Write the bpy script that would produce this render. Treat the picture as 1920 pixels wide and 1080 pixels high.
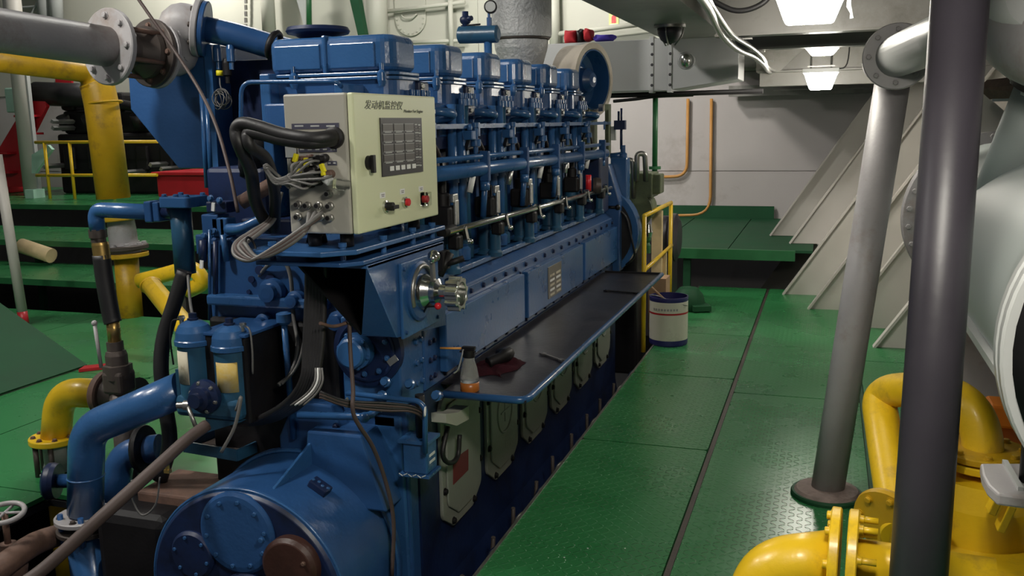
import bpy, bmesh, math, random
from mathutils import Vector, Matrix
for _o in list(bpy.data.objects):
    bpy.data.objects.remove(_o)
SC = bpy.context.scene
COL = SC.collection
random.seed(7)

# ---------------------------------------------------------------- camera
EYE = Vector((0.0, 0.0, 1.65))
FPX = 1724.0
CAM_ROT = Matrix(((0.9467784, -0.03983332, 0.31941192),
                  (0.32139515, 0.17177085, -0.9312357),
                  (-0.01777145, 0.98433129, 0.17543117)))
_cd = bpy.data.cameras.new('camera')
_cd.sensor_width = 36.0
_cd.lens = FPX / 1920.0 * 36.0
_cd.clip_start = 0.05
_cd.clip_end = 100
CAM = bpy.data.objects.new('camera', _cd)
COL.objects.link(CAM)
CAM.matrix_world = Matrix.Translation(EYE) @ CAM_ROT.to_4x4()
SC.camera = CAM

# ---------------------------------------------------------------- light and exposure
LAMP_L = 70.0          # radiance of the bulkhead lamp glasses
ADDED_FLOOD_L = 230.0         # radiance of the added floodlights up in the casing
W = bpy.data.worlds.new('world'); SC.world = W; W.use_nodes = True
W.node_tree.nodes['Background'].inputs[0].default_value = (0.86, 0.93, 1.0, 1)
W.node_tree.nodes['Background'].inputs[1].default_value = 0.06
SC.view_settings.view_transform = 'Standard'
SC.view_settings.look = 'None'
SC.view_settings.exposure = 0.35
SC.view_settings.gamma = 1.0
SC.view_settings.use_curve_mapping = False

# ---------------------------------------------------------------- survey helpers: a sight line met with a plane of the place
def at(px, py, x=None, y=None, z=None, d=None):
    v = CAM_ROT @ Vector((px - 960.0, 540.0 - py, -FPX))
    if x is not None: return EYE + v * (x / v.x)
    if y is not None: return EYE + v * (y / v.y)
    if z is not None: return EYE + v * ((z - EYE.z) / v.z)
    return EYE + v * (d / FPX)

# ---------------------------------------------------------------- mesh helpers
def basis(d):
    d = Vector(d).normalized()
    u = d.orthogonal().normalized()
    return u, d.cross(u).normalized(), d

class MB:
    def __init__(s): s.v = []; s.f = []; s.sm = []
    def add(s, vs, fs, smooth=False):
        n = len(s.v); s.v += [Vector(p) for p in vs]
        for i, f in enumerate(fs):
            s.f.append(tuple(k + n for k in f))
            s.sm.append(smooth if isinstance(smooth, bool) else smooth[i])
        return s
    def box(s, x0, x1, y0, y1, z0, z1):
        vs = [(x, y, z) for z in (z0, z1) for y in (y0, y1) for x in (x0, x1)]
        return s.add(vs, [(0, 2, 3, 1), (4, 5, 7, 6), (0, 1, 5, 4), (2, 6, 7, 3), (0, 4, 6, 2), (1, 3, 7, 5)])
    def obox(s, c, size, rot=None, d=None):
        # oriented box; rot a 3x3 matrix, or d = (dx, dy) axis vectors for x and y
        c = Vector(c); hx, hy, hz = [k / 2 for k in size]
        if d is not None:
            ax = Vector(d[0]).normalized(); ay = Vector(d[1]); ay = (ay - ax * ay.dot(ax)).normalized(); az = ax.cross(ay)
        elif rot is not None:
            ax, ay, az = [Vector(k) for k in rot.transposed()]
        else: ax, ay, az = Vector((1, 0, 0)), Vector((0, 1, 0)), Vector((0, 0, 1))
        vs = [c + ax * (hx * i) + ay * (hy * j) + az * (hz * k) for k in (-1, 1) for j in (-1, 1) for i in (-1, 1)]
        return s.add(vs, [(0, 2, 3, 1), (4, 5, 7, 6), (0, 1, 5, 4), (2, 6, 7, 3), (0, 4, 6, 2), (1, 3, 7, 5)])
    def bar(s, a, b, w, t, up=(0, 0, 1)):
        # flat bar from a to b, w across, t along up
        a = Vector(a); b = Vector(b); d = (b - a)
        up = Vector(up)
        if abs(d.normalized().dot(up)) > .98: up = Vector((1, 0, 0))
        side = d.cross(up)
        return s.obox((a + b) / 2, (d.length, w, t), d=(d, side))
    def cyl(s, a, b, r, r2=None, n=18, caps=True):
        a = Vector(a); b = Vector(b); r2 = r if r2 is None else r2
        u, v, _ = basis(b - a); vs = []
        for c, q in ((a, r), (b, r2)):
            for i in range(n):
                t = 2 * math.pi * i / n
                vs.append(c + u * (q * math.cos(t)) + v * (q * math.sin(t)))
        fs = [(i, (i + 1) % n, n + (i + 1) % n, n + i) for i in range(n)]; sm = [True] * n
        if caps:
            fs += [tuple(range(n - 1, -1, -1)), tuple(range(n, 2 * n))]; sm += [False, False]
        return s.add(vs, fs, sm)
    def lathe(s, o, axis, prof, n=28, caps=True, soft=False):
        # prof: (radius, height) pairs
        o = Vector(o); u, v, w = basis(axis); vs = []
        for r, h in prof:
            for i in range(n):
                t = 2 * math.pi * i / n
                vs.append(o + w * h + u * (r * math.cos(t)) + v * (r * math.sin(t)))
        fs = []; sm = []
        for k in range(len(prof) - 1):
            for i in range(n):
                fs.append((k * n + i, k * n + (i + 1) % n, (k + 1) * n + (i + 1) % n, (k + 1) * n + i)); sm.append(True)
        if caps:
            fs += [tuple(range(n - 1, -1, -1)), tuple(range((len(prof) - 1) * n, len(prof) * n))]; sm += [False, False]
        if not soft:
            # duplicated rings keep profile corners crisp
            vs2 = []; fs2 = []; sm2 = []
            for k in range(len(prof) - 1):
                b = len(vs2); vs2 += vs[k * n:(k + 2) * n]
                fs2 += [(b + i, b + (i + 1) % n, b + n + (i + 1) % n, b + n + i) for i in range(n)]; sm2 += [True] * n
            if caps:
                b = len(vs2); vs2 += vs[:n]; fs2.append(tuple(range(b + n - 1, b - 1, -1)))
                b = len(vs2); vs2 += vs[-n:]; fs2.append(tuple(range(b, b + n))); sm2 += [False, False]
            return s.add(vs2, fs2, sm2)
        return s.add(vs, fs, sm)
    def tube(s, pts, r, n=10, caps=True):
        pts = [Vector(p) for p in pts]; m = len(pts)
        rs = r if isinstance(r, (list, tuple)) else [r] * m
        tang = []
        for i in range(m):
            t = (pts[min(i + 1, m - 1)] - pts[max(i - 1, 0)])
            tang.append(t.normalized() if t.length > 1e-9 else Vector((0, 0, 1)))
        u = tang[0].orthogonal().normalized(); vs = []
        for i in range(m):
            u = (u - tang[i] * u.dot(tang[i]))
            u = u.normalized() if u.length > 1e-6 else tang[i].orthogonal().normalized()
            w = tang[i].cross(u)
            for k in range(n):
                a = 2 * math.pi * k / n
                vs.append(pts[i] + u * (rs[i] * math.cos(a)) + w * (rs[i] * math.sin(a)))
        fs = []; sm = []
        for i in range(m - 1):
            for k in range(n):
                fs.append((i * n + k, i * n + (k + 1) % n, (i + 1) * n + (k + 1) % n, (i + 1) * n + k)); sm.append(True)
        if caps:
            fs += [tuple(range(n - 1, -1, -1)), tuple(range((m - 1) * n, m * n))]; sm += [False, False]
        return s.add(vs, fs, sm)
    def ring(s, c, axis, R, r, n=32, m=8, a0=0.0, a1=2 * math.pi):
        c = Vector(c); u, v, w = basis(axis)
        full = abs(a1 - a0 - 2 * math.pi) < 1e-6
        k = n if full else n + 1; vs = []
        for i in range(k):
            t = a0 + (a1 - a0) * i / n
            e = u * math.cos(t) + v * math.sin(t)
            for j in range(m):
                q = 2 * math.pi * j / m
                vs.append(c + e * (R + r * math.cos(q)) + w * (r * math.sin(q)))
        fs = []
        for i in range(n):
            for j in range(m):
                a, b = i % k, (i + 1) % k
                fs.append((a * m + j, b * m + j, b * m + (j + 1) % m, a * m + (j + 1) % m))
        return s.add(vs, fs, True)
    def sphere(s, c, r, n=16, m=10, sc=(1, 1, 1)):
        c = Vector(c); vs = [c + Vector((0, 0, r * sc[2]))]
        for j in range(1, m):
            p = math.pi * j / m
            for i in range(n):
                t = 2 * math.pi * i / n
                vs.append(c + Vector((r * sc[0] * math.sin(p) * math.cos(t), r * sc[1] * math.sin(p) * math.sin(t), r * sc[2] * math.cos(p))))
        vs.append(c - Vector((0, 0, r * sc[2])))
        fs = [(0, 1 + i, 1 + (i + 1) % n) for i in range(n)]
        for j in range(m - 2):
            for i in range(n):
                a = 1 + j * n
                fs.append((a + i, a + n + i, a + n + (i + 1) % n, a + (i + 1) % n))
        a = 1 + (m - 2) * n; e = len(vs) - 1
        fs += [(e, a + (i + 1) % n, a + i) for i in range(n)]
        return s.add(vs, fs, True)
    def prism(s, poly, axis, a, b):
        # polygon in the plane across axis, extruded from a to b.  x:(y,z)  y:(x,z)  z:(x,y)
        def P(p, h):
            return {'x': (h, p[0], p[1]), 'y': (p[0], h, p[1]), 'z': (p[0], p[1], h)}[axis]
        n = len(poly)
        ar = sum(poly[i][0] * poly[(i + 1) % n][1] - poly[(i + 1) % n][0] * poly[i][1] for i in range(n))
        if (ar < 0) != (axis == 'y'): poly = poly[::-1]
        vs = [P(p, a) for p in poly] + [P(p, b) for p in poly]
        fs = [tuple(range(n - 1, -1, -1)), tuple(range(n, 2 * n))]
        fs += [(i, (i + 1) % n, n + (i + 1) % n, n + i) for i in range(n)]
        if b < a: fs = [f[::-1] for f in fs]
        return s.add(vs, fs)
    def slab(s, pts, t):
        # a plate through 3D points (coplanar), thickness t along its normal
        pts = [Vector(p) for p in pts]
        nrm = (pts[1] - pts[0]).cross(pts[-1] - pts[0]).normalized(); n = len(pts)
        vs = [p + nrm * (t / 2) for p in pts] + [p - nrm * (t / 2) for p in pts]
        fs = [tuple(range(n)), tuple(range(2 * n - 1, n - 1, -1))]
        fs += [(i, n + i, n + (i + 1) % n, (i + 1) % n) for i in range(n)]
        return s.add(vs, fs)

def arc(c, r, a0, a1, n=6):
    return [(c[0] + r * math.cos(math.radians(a0 + (a1 - a0) * i / n)), c[1] + r * math.sin(math.radians(a0 + (a1 - a0) * i / n))) for i in range(n + 1)]

def rrect(x0, x1, y0, y1, r, n=5):
    return (arc((x1 - r, y0 + r), r, -90, 0, n) + arc((x1 - r, y1 - r), r, 0, 90, n)
            + arc((x0 + r, y1 - r), r, 90, 180, n) + arc((x0 + r, y0 + r), r, 180, 270, n))

def bend(pts, rad, n=6):
    # polyline with rounded corners
    pts = [Vector(p) for p in pts]; out = [pts[0]]
    for i in range(1, len(pts) - 1):
        a, b, c = pts[i - 1], pts[i], pts[i + 1]
        d0 = (a - b); d1 = (c - b)
        r = min(rad, d0.length * .49, d1.length * .49)
        p0 = b + d0.normalized() * r; p1 = b + d1.normalized() * r
        for k in range(n + 1):
            t = k / n
            out.append(p0 * (1 - t) ** 2 + b * (2 * t * (1 - t)) + p1 * t * t)
    return out + [pts[-1]]

def spline(pts, n=6):
    pts = [Vector(p) for p in pts]; P = [pts[0] * 2 - pts[1]] + pts + [pts[-1] * 2 - pts[-2]]; out = []
    for i in range(1, len(P) - 2):
        a, b, c, d = P[i - 1:i + 3]
        for k in range(n):
            t = k / n
            out.append(.5 * ((2 * b) + (c - a) * t + (2 * a - 5 * b + 4 * c - d) * t * t + (3 * b - a - 3 * c + d) * t ** 3))
    return out + [pts[-1]]

# ---------------------------------------------------------------- objects
ORG = {}
def thing(name, label, cat, loc=(0, 0, 0), group=None):
    o = bpy.data.objects.new(name, None); COL.objects.link(o)
    o.location = loc; o.empty_display_size = .1
    o['label'] = label; o['category'] = cat
    if group: o['group'] = group
    ORG[o] = Vector(loc)
    return o

def part(mb, name, mat, parent=None, label=None, kind=None, bev=0.0, seg=2):
    org = ORG[parent] if parent else Vector((0, 0, 0))
    me = bpy.data.meshes.new(name)
    me.from_pydata([tuple(p - org) for p in mb.v], [], mb.f)
    me.polygons.foreach_set('use_smooth', mb.sm)
    me.materials.append(mat); me.update()
    o = bpy.data.objects.new(name, me); COL.objects.link(o)
    if parent: o.parent = parent
    ORG[o] = org
    if label: o['label'] = label
    if kind: o['kind'] = kind
    if bev > 0:
        m = o.modifiers.new('bevel', 'BEVEL'); m.width = bev; m.segments = seg; m.limit_method = 'ANGLE'; m.angle_limit = math.radians(35)
        m.harden_normals = False
    return o

def single(mb, name, mat, label, cat, group=None, bev=0.0, loc=None, seg=2, kind=None):
    # a thing that is one mesh, its origin at its base
    if loc is None:
        n = len(mb.v)
        loc = Vector((sum(p.x for p in mb.v) / n, sum(p.y for p in mb.v) / n, min(p.z for p in mb.v)))
    loc = Vector(loc)
    for p in mb.v: p -= loc
    o = part(mb, name, mat, None, label, kind, bev, seg); o.location = loc
    ORG[o] = loc
    o['category'] = cat
    if group: o['group'] = group
    return o

def struct(mb, name, mat, parent=None, bev=0.0, label=None):
    o = part(mb, name, mat, parent, label, 'structure' if parent is None else None, bev)
    return o

_mesh = {}
def shared(key, maker, mat):
    if (key, mat.name) not in _mesh:
        b = maker(); me = bpy.data.meshes.new(key)
        me.from_pydata([tuple(p) for p in b.v], [], b.f)
        me.polygons.foreach_set('use_smooth', b.sm); me.materials.append(mat); me.update()
        _mesh[(key, mat.name)] = me
    return _mesh[(key, mat.name)]

def place(key, maker, mat, name, parent, loc, dirn=(0, 0, 1), s=1.0, roll=0.0):
    o = bpy.data.objects.new(name, shared(key, maker, mat)); COL.objects.link(o)
    o.parent = parent; o.location = Vector(loc) - ORG[parent]
    q = Vector(dirn).to_track_quat('Z', 'Y')
    o.rotation_mode = 'QUATERNION'
    o.rotation_quaternion = q @ Matrix.Rotation(roll, 3, 'Z').to_quaternion()
    o.scale = (s, s, s) if isinstance(s, (int, float)) else s
    ORG[o] = Vector(loc)
    return o

def _bolt():
    b = MB(); b.lathe((0, 0, 0), (0, 0, 1), [(1.0, 0), (1.0, .12)], n=12)
    b.lathe((0, 0, .12), (0, 0, 1), [(.78, 0), (.78, .55), (.62, .68)], n=6)
    return b
def bolt(parent, loc, dirn, r, mat, name='bolt'):
    return place('bolt', _bolt, mat, name, parent, loc, dirn, r, random.random() * 3)

def bolt_circle(parent, c, axis, R, r, n, mat, a0=0.0, name='bolt'):
    u, v, w = basis(axis); c = Vector(c)
    for i in range(n):
        t = a0 + 2 * math.pi * i / n
        bolt(parent, c + u * (R * math.cos(t)) + v * (R * math.sin(t)), axis, r, mat, name)

def flange(parent, c, axis, R, t, mat, nb=8, rb=None, bm=None, name='flange', hole=0.0):
    # a flange disc, its bolt heads as its own pieces
    c = Vector(c); ax = Vector(axis).normalized()
    b = MB(); b.lathe(c - ax * (t / 2), ax, [(R * .97, 0), (R, t * .15), (R, t * .85), (R * .97, t)], n=32)
    o = part(b, name, mat, parent)
    if nb: bolt_circle(o, c + ax * (t / 2), ax, R * .8, rb or R * .09, nb, bm or mat)
    return o

def text_mesh(body, size, name, mat, parent, loc, ex, ey, shear=0.0, extrude=.0006, xs=1.0):
    cu = bpy.data.curves.new(name, 'FONT'); cu.body = body; cu.size = size; cu.extrude = extrude; cu.shear = shear
    cu.align_x = 'LEFT'
    t = bpy.data.objects.new(name, cu); COL.objects.link(t)
    bpy.context.view_layer.update()
    me = bpy.data.meshes.new_from_object(t.evaluated_get(bpy.context.evaluated_depsgraph_get()))
    bpy.data.objects.remove(t)
    me.materials.clear(); me.materials.append(mat)
    o = bpy.data.objects.new(name, me); COL.objects.link(o)
    o.parent = parent
    ex = Vector(ex).normalized(); ey = Vector(ey).normalized(); ez = ex.cross(ey)
    m = Matrix((ex * xs, ey, ez)).transposed().to_4x4(); m.translation = Vector(loc) - ORG[parent]
    o.matrix_local = m
    ORG[o] = Vector(loc)
    return o

# ---------------------------------------------------------------- materials
MAT = {}
def paint(name, col, rough=.4, var=.12, scale=5.0, bump=.15, bscale=70.0, metal=0.0, dirt=None, damt=.35, dscale=3.0, spec=.5, coat=0.0, bdist=.004):
    m = bpy.data.materials.new(name); m.use_nodes = True
    nt = m.node_tree; N = nt.nodes; L = nt.links; bs = N['Principled BSDF']
    tc = N.new('ShaderNodeTexCoord')
    n1 = N.new('ShaderNodeTexNoise'); n1.inputs['Scale'].default_value = scale; n1.inputs['Detail'].default_value = 5
    L.new(tc.outputs['Object'], n1.inputs['Vector'])
    rp = N.new('ShaderNodeValToRGB')
    rp.color_ramp.elements[0].position = .3; rp.color_ramp.elements[1].position = .7
    rp.color_ramp.elements[0].color = tuple(c * (1 - var) for c in col) + (1,)
    rp.color_ramp.elements[1].color = tuple(min(1, c * (1 + var)) for c in col) + (1,)
    L.new(n1.outputs['Fac'], rp.inputs['Fac']); out = rp.outputs['Color']
    if dirt:
        n2 = N.new('ShaderNodeTexNoise'); n2.inputs['Scale'].default_value = dscale; n2.inputs['Detail'].default_value = 8; n2.inputs['Roughness'].default_value = .7
        L.new(tc.outputs['Object'], n2.inputs['Vector'])
        r2 = N.new('ShaderNodeValToRGB'); r2.color_ramp.elements[0].position = .62 - damt * .4; r2.color_ramp.elements[1].position = .78 - damt * .2
        L.new(n2.outputs['Fac'], r2.inputs['Fac'])
        mx = N.new('ShaderNodeMix'); mx.data_type = 'RGBA'
        L.new(r2.outputs['Color'], mx.inputs['Factor']); L.new(out, mx.inputs['A']); mx.inputs['B'].default_value = tuple(dirt) + (1,)
        out = mx.outputs['Result']
    L.new(out, bs.inputs['Base Color'])
    rr = N.new('ShaderNodeMapRange'); rr.inputs['To Min'].default_value = max(.03, rough - .08); rr.inputs['To Max'].default_value = min(1, rough + .1)
    L.new(n1.outputs['Fac'], rr.inputs['Value']); L.new(rr.outputs['Result'], bs.inputs['Roughness'])
    bs.inputs['Metallic'].default_value = metal
    bs.inputs['Specular IOR Level'].default_value = spec
    if coat: bs.inputs['Coat Weight'].default_value = coat; bs.inputs['Coat Roughness'].default_value = .15
    if bump:
        n3 = N.new('ShaderNodeTexNoise'); n3.inputs['Scale'].default_value = bscale; n3.inputs['Detail'].default_value = 3
        L.new(tc.outputs['Object'], n3.inputs['Vector'])
        bp = N.new('ShaderNodeBump'); bp.inputs['Strength'].default_value = bump; bp.inputs['Distance'].default_value = bdist
        L.new(n3.outputs['Fac'], bp.inputs['Height']); L.new(bp.outputs['Normal'], bs.inputs['Normal'])
    MAT[name] = m
    return m

def emit(name, col, strength):
    m = bpy.data.materials.new(name); m.use_nodes = True
    bs = m.node_tree.nodes['Principled BSDF']
    bs.inputs['Base Color'].default_value = (.9, .9, .9, 1); bs.inputs['Roughness'].default_value = .4
    bs.inputs['Emission Color'].default_value = tuple(col) + (1,); bs.inputs['Emission Strength'].default_value = strength
    MAT[name] = m
    return m

def glass(name, col=(1, 1, 1), rough=.03):
    m = bpy.data.materials.new(name); m.use_nodes = True
    bs = m.node_tree.nodes['Principled BSDF']
    bs.inputs['Base Color'].default_value = tuple(col) + (1,); bs.inputs['Roughness'].default_value = rough
    bs.inputs['Transmission Weight'].default_value = 1.0; bs.inputs['IOR'].default_value = 1.16
    MAT[name] = m
    return m

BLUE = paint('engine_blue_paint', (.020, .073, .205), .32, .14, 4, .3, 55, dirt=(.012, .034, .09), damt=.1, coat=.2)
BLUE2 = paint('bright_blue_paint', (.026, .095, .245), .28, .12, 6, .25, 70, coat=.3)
NAVY = paint('navy_paint_and_shade', (.007, .018, .068), .40, .2, 4, .2, 40, dirt=(.005, .007, .016), damt=.4)  # engine blue darkened to carry crankcase and recess shade; navy on small fittings
TEAL = paint('teal_blue_paint', (.022, .085, .16), .33, .2, 6, .2, 60, dirt=(.02, .03, .04), damt=.3)
GREEN = paint('green_deck_paint', (.030, .185, .060), .27, .08, 2.2, .05, 30, dirt=(.036, .15, .07), damt=.1, dscale=1.2)
DGREEN = paint('dark_green_paint_and_shade', (.012, .068, .028), .6, .15, 3, .1, 40, spec=.25)  # dark green paint; also carries the shade painted into the lifted floor plate
GPIPE = paint('green_pipe_paint', (.018, .12, .04), .4, .15, 6, .1, 50)
OLIVE = paint('olive_green_paint', (.085, .105, .05), .42, .15, 8, .2, 60, dirt=(.03, .03, .02), damt=.2)
YELL = paint('yellow_pipe_paint', (.72, .46, .012), .36, .08, 6, .2, 60, dirt=(.40, .24, .03), damt=.16, dscale=6, coat=.15)
OCHRE = paint('ochre_yellow_paint', (.50, .29, .008), .42, .12, 6, .2, 60, dirt=(.25, .14, .02), damt=.25, dscale=7)
ORANGE = paint('orange_motor_paint', (.65, .19, .02), .45, .12, 6, .15, 60)
GREY = paint('grey_pipe_paint', (.33, .315, .32), .45, .10, 5, .2, 60, dirt=(.22, .165, .13), damt=.22, dscale=3)
LGREY = paint('light_grey_paint', (.42, .43, .42), .35, .06, 3, .1, 50)
TANKG = paint('pale_tank_paint', (.37, .41, .395), .5, .05, 2, .06, 40)
WHITE = paint('white_hull_paint', (.50, .47, .43), .5, .07, 1.6, .1, 30, dirt=(.42, .37, .32), damt=.12, dscale=1.5)
WALLP = paint('white_bulkhead_paint', (.47, .43, .42), .55, .06, .8, .08, 18, dirt=(.34, .29, .27), damt=.15, dscale=1.2)
CREAM = paint('cream_casing_paint', (.46, .455, .39), .5, .05, 1.0, .08, 20)
CEIL = paint('ceiling_paint', (.27, .26, .24), .36, .12, 2.5, .15, 30, dirt=(.15, .14, .12), damt=.3, dscale=2)
DARKG = paint('dark_grey_paint', (.032, .028, .036), .42, .12, 4, .1, 50)
BLACK = paint('black_oily_paint_and_shade', (.008, .007, .008), .5, .3, 6, .2, 60, spec=.35)  # real black paint, and painted-in shade on the engine front
BILGE = paint('bilge_black', (.006, .006, .008), .6, .3, 3, .1, 20)
RUBBER = paint('black_rubber', (.012, .011, .012), .5, .2, 10, .15, 90)
WIRE = paint('grey_cable_sheath', (.13, .125, .12), .5, .12, 10, .05, 60)
CAPBR = paint('dark_brown_cap_paint', (.050, .020, .014), .42, .25, 8, .2, 60, dirt=(.025, .012, .01), damt=.3, dscale=6)
DRED = paint('dark_red_notice', (.17, .022, .026), .5, .1, 6, 0)
CEMENT = paint('grey_brown_cement', (.27, .21, .19), .8, .25, 14, .5, 60, dirt=(.14, .10, .09), damt=.3, dscale=10)
HOSE = paint('brown_rubber_hose', (.075, .050, .045), .6, .15, 8, .1, 60)
RUST = paint('rusty_steel', (.16, .09, .065), .7, .3, 9, .4, 60, dirt=(.07, .045, .04), damt=.4, dscale=8)
DIRTY = paint('oily_brown_steel', (.07, .055, .048), .5, .3, 8, .3, 60, metal=.3)
STEEL = paint('bright_steel', (.62, .62, .60), .2, .08, 8, .1, 80, metal=1.0)
DULL = paint('dull_steel', (.34, .33, .31), .38, .2, 8, .2, 80, metal=.85)
ALU = paint('aluminium_casting', (.55, .55, .53), .35, .1, 8, .3, 120, metal=.9)
BRASS = paint('brass_fitting', (.55, .36, .12), .35, .15, 8, .1, 60, metal=.9)
CABG = paint('cabinet_yellow_green_paint', (.62, .64, .42), .38, .02, 3, .04, 120)
CABS = paint('cabinet_side_grey_and_shade', (.36, .345, .30), .42, .03, 3, .04, 120)  # grey deepened to put the socket side's shade into its colour
PANELD = paint('dark_panel_face', (.022, .020, .023), .4, .05, 5, 0)
SCREEN = paint('grey_display_glass', (.10, .092, .09), .3, .05, 5, 0)
PRINTW = paint('white_print', (.72, .72, .70), .5, .03, 5, 0)
PRINTK = paint('dark_print', (.09, .10, .07), .5, .03, 5, 0)
LABELB = paint('blue_grey_label', (.06, .06, .09), .4, .05, 5, 0)
RED = paint('red_paint', (.42, .012, .020), .4, .12, 5, .1, 40)
REDP = paint('red_plastic', (.62, .02, .03), .25, .05, 5, 0)
YTAG = paint('yellow_tape', (.80, .70, .02), .45, .05, 8, 0)
DOORP = paint('grey_green_door_paint', (.255, .27, .23), .42, .08, 5, .15, 60, dirt=(.16, .16, .14), damt=.15)
TRAYM = paint('black_tray_plate', (.018, .016, .020), .36, .25, 6, .25, 40, dirt=(.04, .035, .04), damt=.3, dscale=5)
LAG = paint('silver_lagging_cloth', (.40, .40, .40), .55, .12, 6, .9, 38, metal=.25, bdist=.012)
BEIGE = paint('beige_lagging', (.52, .46, .38), .7, .12, 8, .6, 60, dirt=(.30, .25, .20), damt=.3)
DUCT = paint('silver_duct_sheet', (.50, .50, .50), .42, .06, 2, .15, 40, metal=.2)
PLATE = paint('engraved_plate', (.22, .20, .17), .4, .1, 8, 0, metal=.5)
BUCKW = paint('cream_bucket_print', (.62, .60, .50), .45, .06, 6, .05, 40, dirt=(.35, .32, .25), damt=.15)
BUCKN = paint('navy_bucket_band', (.02, .02, .12), .45, .1, 6, 0)
PAPER = paint('stained_paper_label', (.55, .50, .38), .6, .12, 14, .05, 40, dirt=(.25, .2, .12), damt=.25, dscale=22)
PAPERY = paint('yellowed_paper_label', (.60, .42, .10), .6, .15, 10, .05, 40, dirt=(.55, .50, .38), damt=.5, dscale=8)
CLOTH = paint('dark_maroon_rag', (.030, .006, .010), .9, .3, 20, .5, 80, spec=.1)
OIL = glass('amber_oil', (.75, .30, .06), .05)
GLASS = glass('clear_plastic', (.93, .95, .93), .04)
AMBER = paint('amber_oil_fill', (.42, .13, .02), .3, .1, 8, 0)
CLEARP = glass('pale_reflection_plastic', (.62, .63, .60), .18); CLEARP.node_tree.nodes['Principled BSDF'].inputs['Transmission Weight'].default_value = .7  # clear bottle; pale base colour stands in for its reflections
WOOD = paint('orange_plastic_stick', (.75, .33, .08), .45, .1, 10, 0)
TIMBER = paint('pale_timber', (.58, .44, .24), .65, .15, 8, .2, 60)
CARD = paint('brown_cardboard', (.36, .22, .13), .75, .1, 8, .1, 40)
LAMPG = emit('added_lamp_glass', (1.0, .95, .84), LAMP_L)
LAMPG2 = emit('lamp_glass_far', (1.0, .95, .84), LAMP_L * .72)
LAMPG1 = emit('lamp_glass_dim', (1.0, .95, .84), LAMP_L * .45)
ADDED_FLOODG = emit('added_flood_glass_lit', (1.0, .97, .90), ADDED_FLOOD_L)
CONDUIT = paint('orange_conduit_paint', (.50, .24, .06), .5, .1, 8, .1, 40)
LIMEC = paint('lime_sticker', (.62, .68, .25), .5, .05, 5, 0)
PURPLE = paint('blue_purple_cloth', (.07, .045, .42), .8, .15, 12, .4, 50)
REDC = paint('red_cloth', (.50, .02, .03), .8, .15, 12, .4, 50)
MINT = paint('mint_green_paint', (.40, .62, .50), .45, .08, 5, .1, 50)

def tread_plate():
    # raised lugs of chequer plate as relief on the green paint
    m = GREEN.copy(); m.name = 'green_chequer_plate'
    nt = m.node_tree; N = nt.nodes; L = nt.links; bs = N['Principled BSDF']
    tc = [n for n in N if n.bl_idname == 'ShaderNodeTexCoord'][0]
    sx = N.new('ShaderNodeSeparateXYZ'); L.new(tc.outputs['Object'], sx.inputs[0])
    def M(op, a, b=None, c=None):
        n = N.new('ShaderNodeMath'); n.operation = op
        for i, k in enumerate((a, b, c)):
            if k is None: continue
            if isinstance(k, (int, float)): n.inputs[i].default_value = k
            else: L.new(k, n.inputs[i])
        return n.outputs[0]
    S = 1 / .034
    px = M('MULTIPLY', sx.outputs[0], S); py = M('MULTIPLY', sx.outputs[1], S)
    a = M('SUBTRACT', M('FRACT', px), .5); b = M('SUBTRACT', M('FRACT', py), .5)
    par = M('FLOORED_MODULO', M('ADD', M('FLOOR', px), M('FLOOR', py)), 2.0)
    u = M('ADD', a, b); w = M('SUBTRACT', a, b)
    lo = M('ADD', M('MULTIPLY', u, par), M('MULTIPLY', w, M('SUBTRACT', 1.0, par)))
    sh = M('ADD', M('MULTIPLY', w, par), M('MULTIPLY', u, M('SUBTRACT', 1.0, par)))
    e = M('ADD', M('POWER', M('MULTIPLY', M('ABSOLUTE', lo), 1.35), 2.0), M('POWER', M('MULTIPLY', M('ABSOLUTE', sh), 4.2), 2.0))
    h = M('SMOOTH_MIN', M('MAXIMUM', M('SUBTRACT', 1.0, e), 0.0), .6, .1)
    bp = N.new('ShaderNodeBump'); bp.inputs['Strength'].default_value = 1.0; bp.inputs['Distance'].default_value = .0035
    L.new(h, bp.inputs['Height'])
    old = bs.inputs['Normal'].links[0].from_socket
    L.new(old, bp.inputs['Normal']); L.new(bp.outputs['Normal'], bs.inputs['Normal'])
    return m
TREAD = tread_plate()
# ================================================================ THE SETTING
BACK_Y = 12.2
# bilge under the plates
b = MB(); b.box(-16, 4, .5, BACK_Y, -.95, -.9); struct(b, 'floor_bilge', BILGE)

# floor: chequer plates beside the engine, each its own plate
b = MB(); b.box(-1.17, 1.8, 1.2, 9.3, -.05, -.024); FLOOR = struct(b, 'floor', BILGE)
def plate(x0, x1, y0, y1, parent=FLOOR, z=0.0, mat=None):
    q = MB(); q.prism(rrect(x0, x1, y0, y1, .02, 3), 'z', z - .022, z)
    return part(q, 'floor_plate', mat or TREAD, parent)
g = .006
for y0, y1 in ((1.2, 4.53), (4.53, 5.90), (5.90, 7.16), (7.16, 9.3)):
    plate(-1.18 + g, -.52, y0 + g, y1 - g)
for y0, y1 in ((1.2, 5.6), (5.6, 9.3)):
    plate(-.49, .235, y0 + g, y1 - g)
for y0, y1 in ((1.2, 4.4), (4.4, 6.6), (6.6, 9.3)):
    plate(.265, 1.7, y0 + g, y1 - g)
for x in (-.505, .25):
    q = MB(); q.box(x - .011, x + .011, 1.2, 9.3, -.03, -.008); part(q, 'seam_bar', DIRTY if x < 0 else DGREEN, FLOOR)
q = MB(); q.box(-1.186, -1.174, 1.2, 9.3, -.07, .004); part(q, 'edge_angle', DULL, FLOOR)

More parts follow.
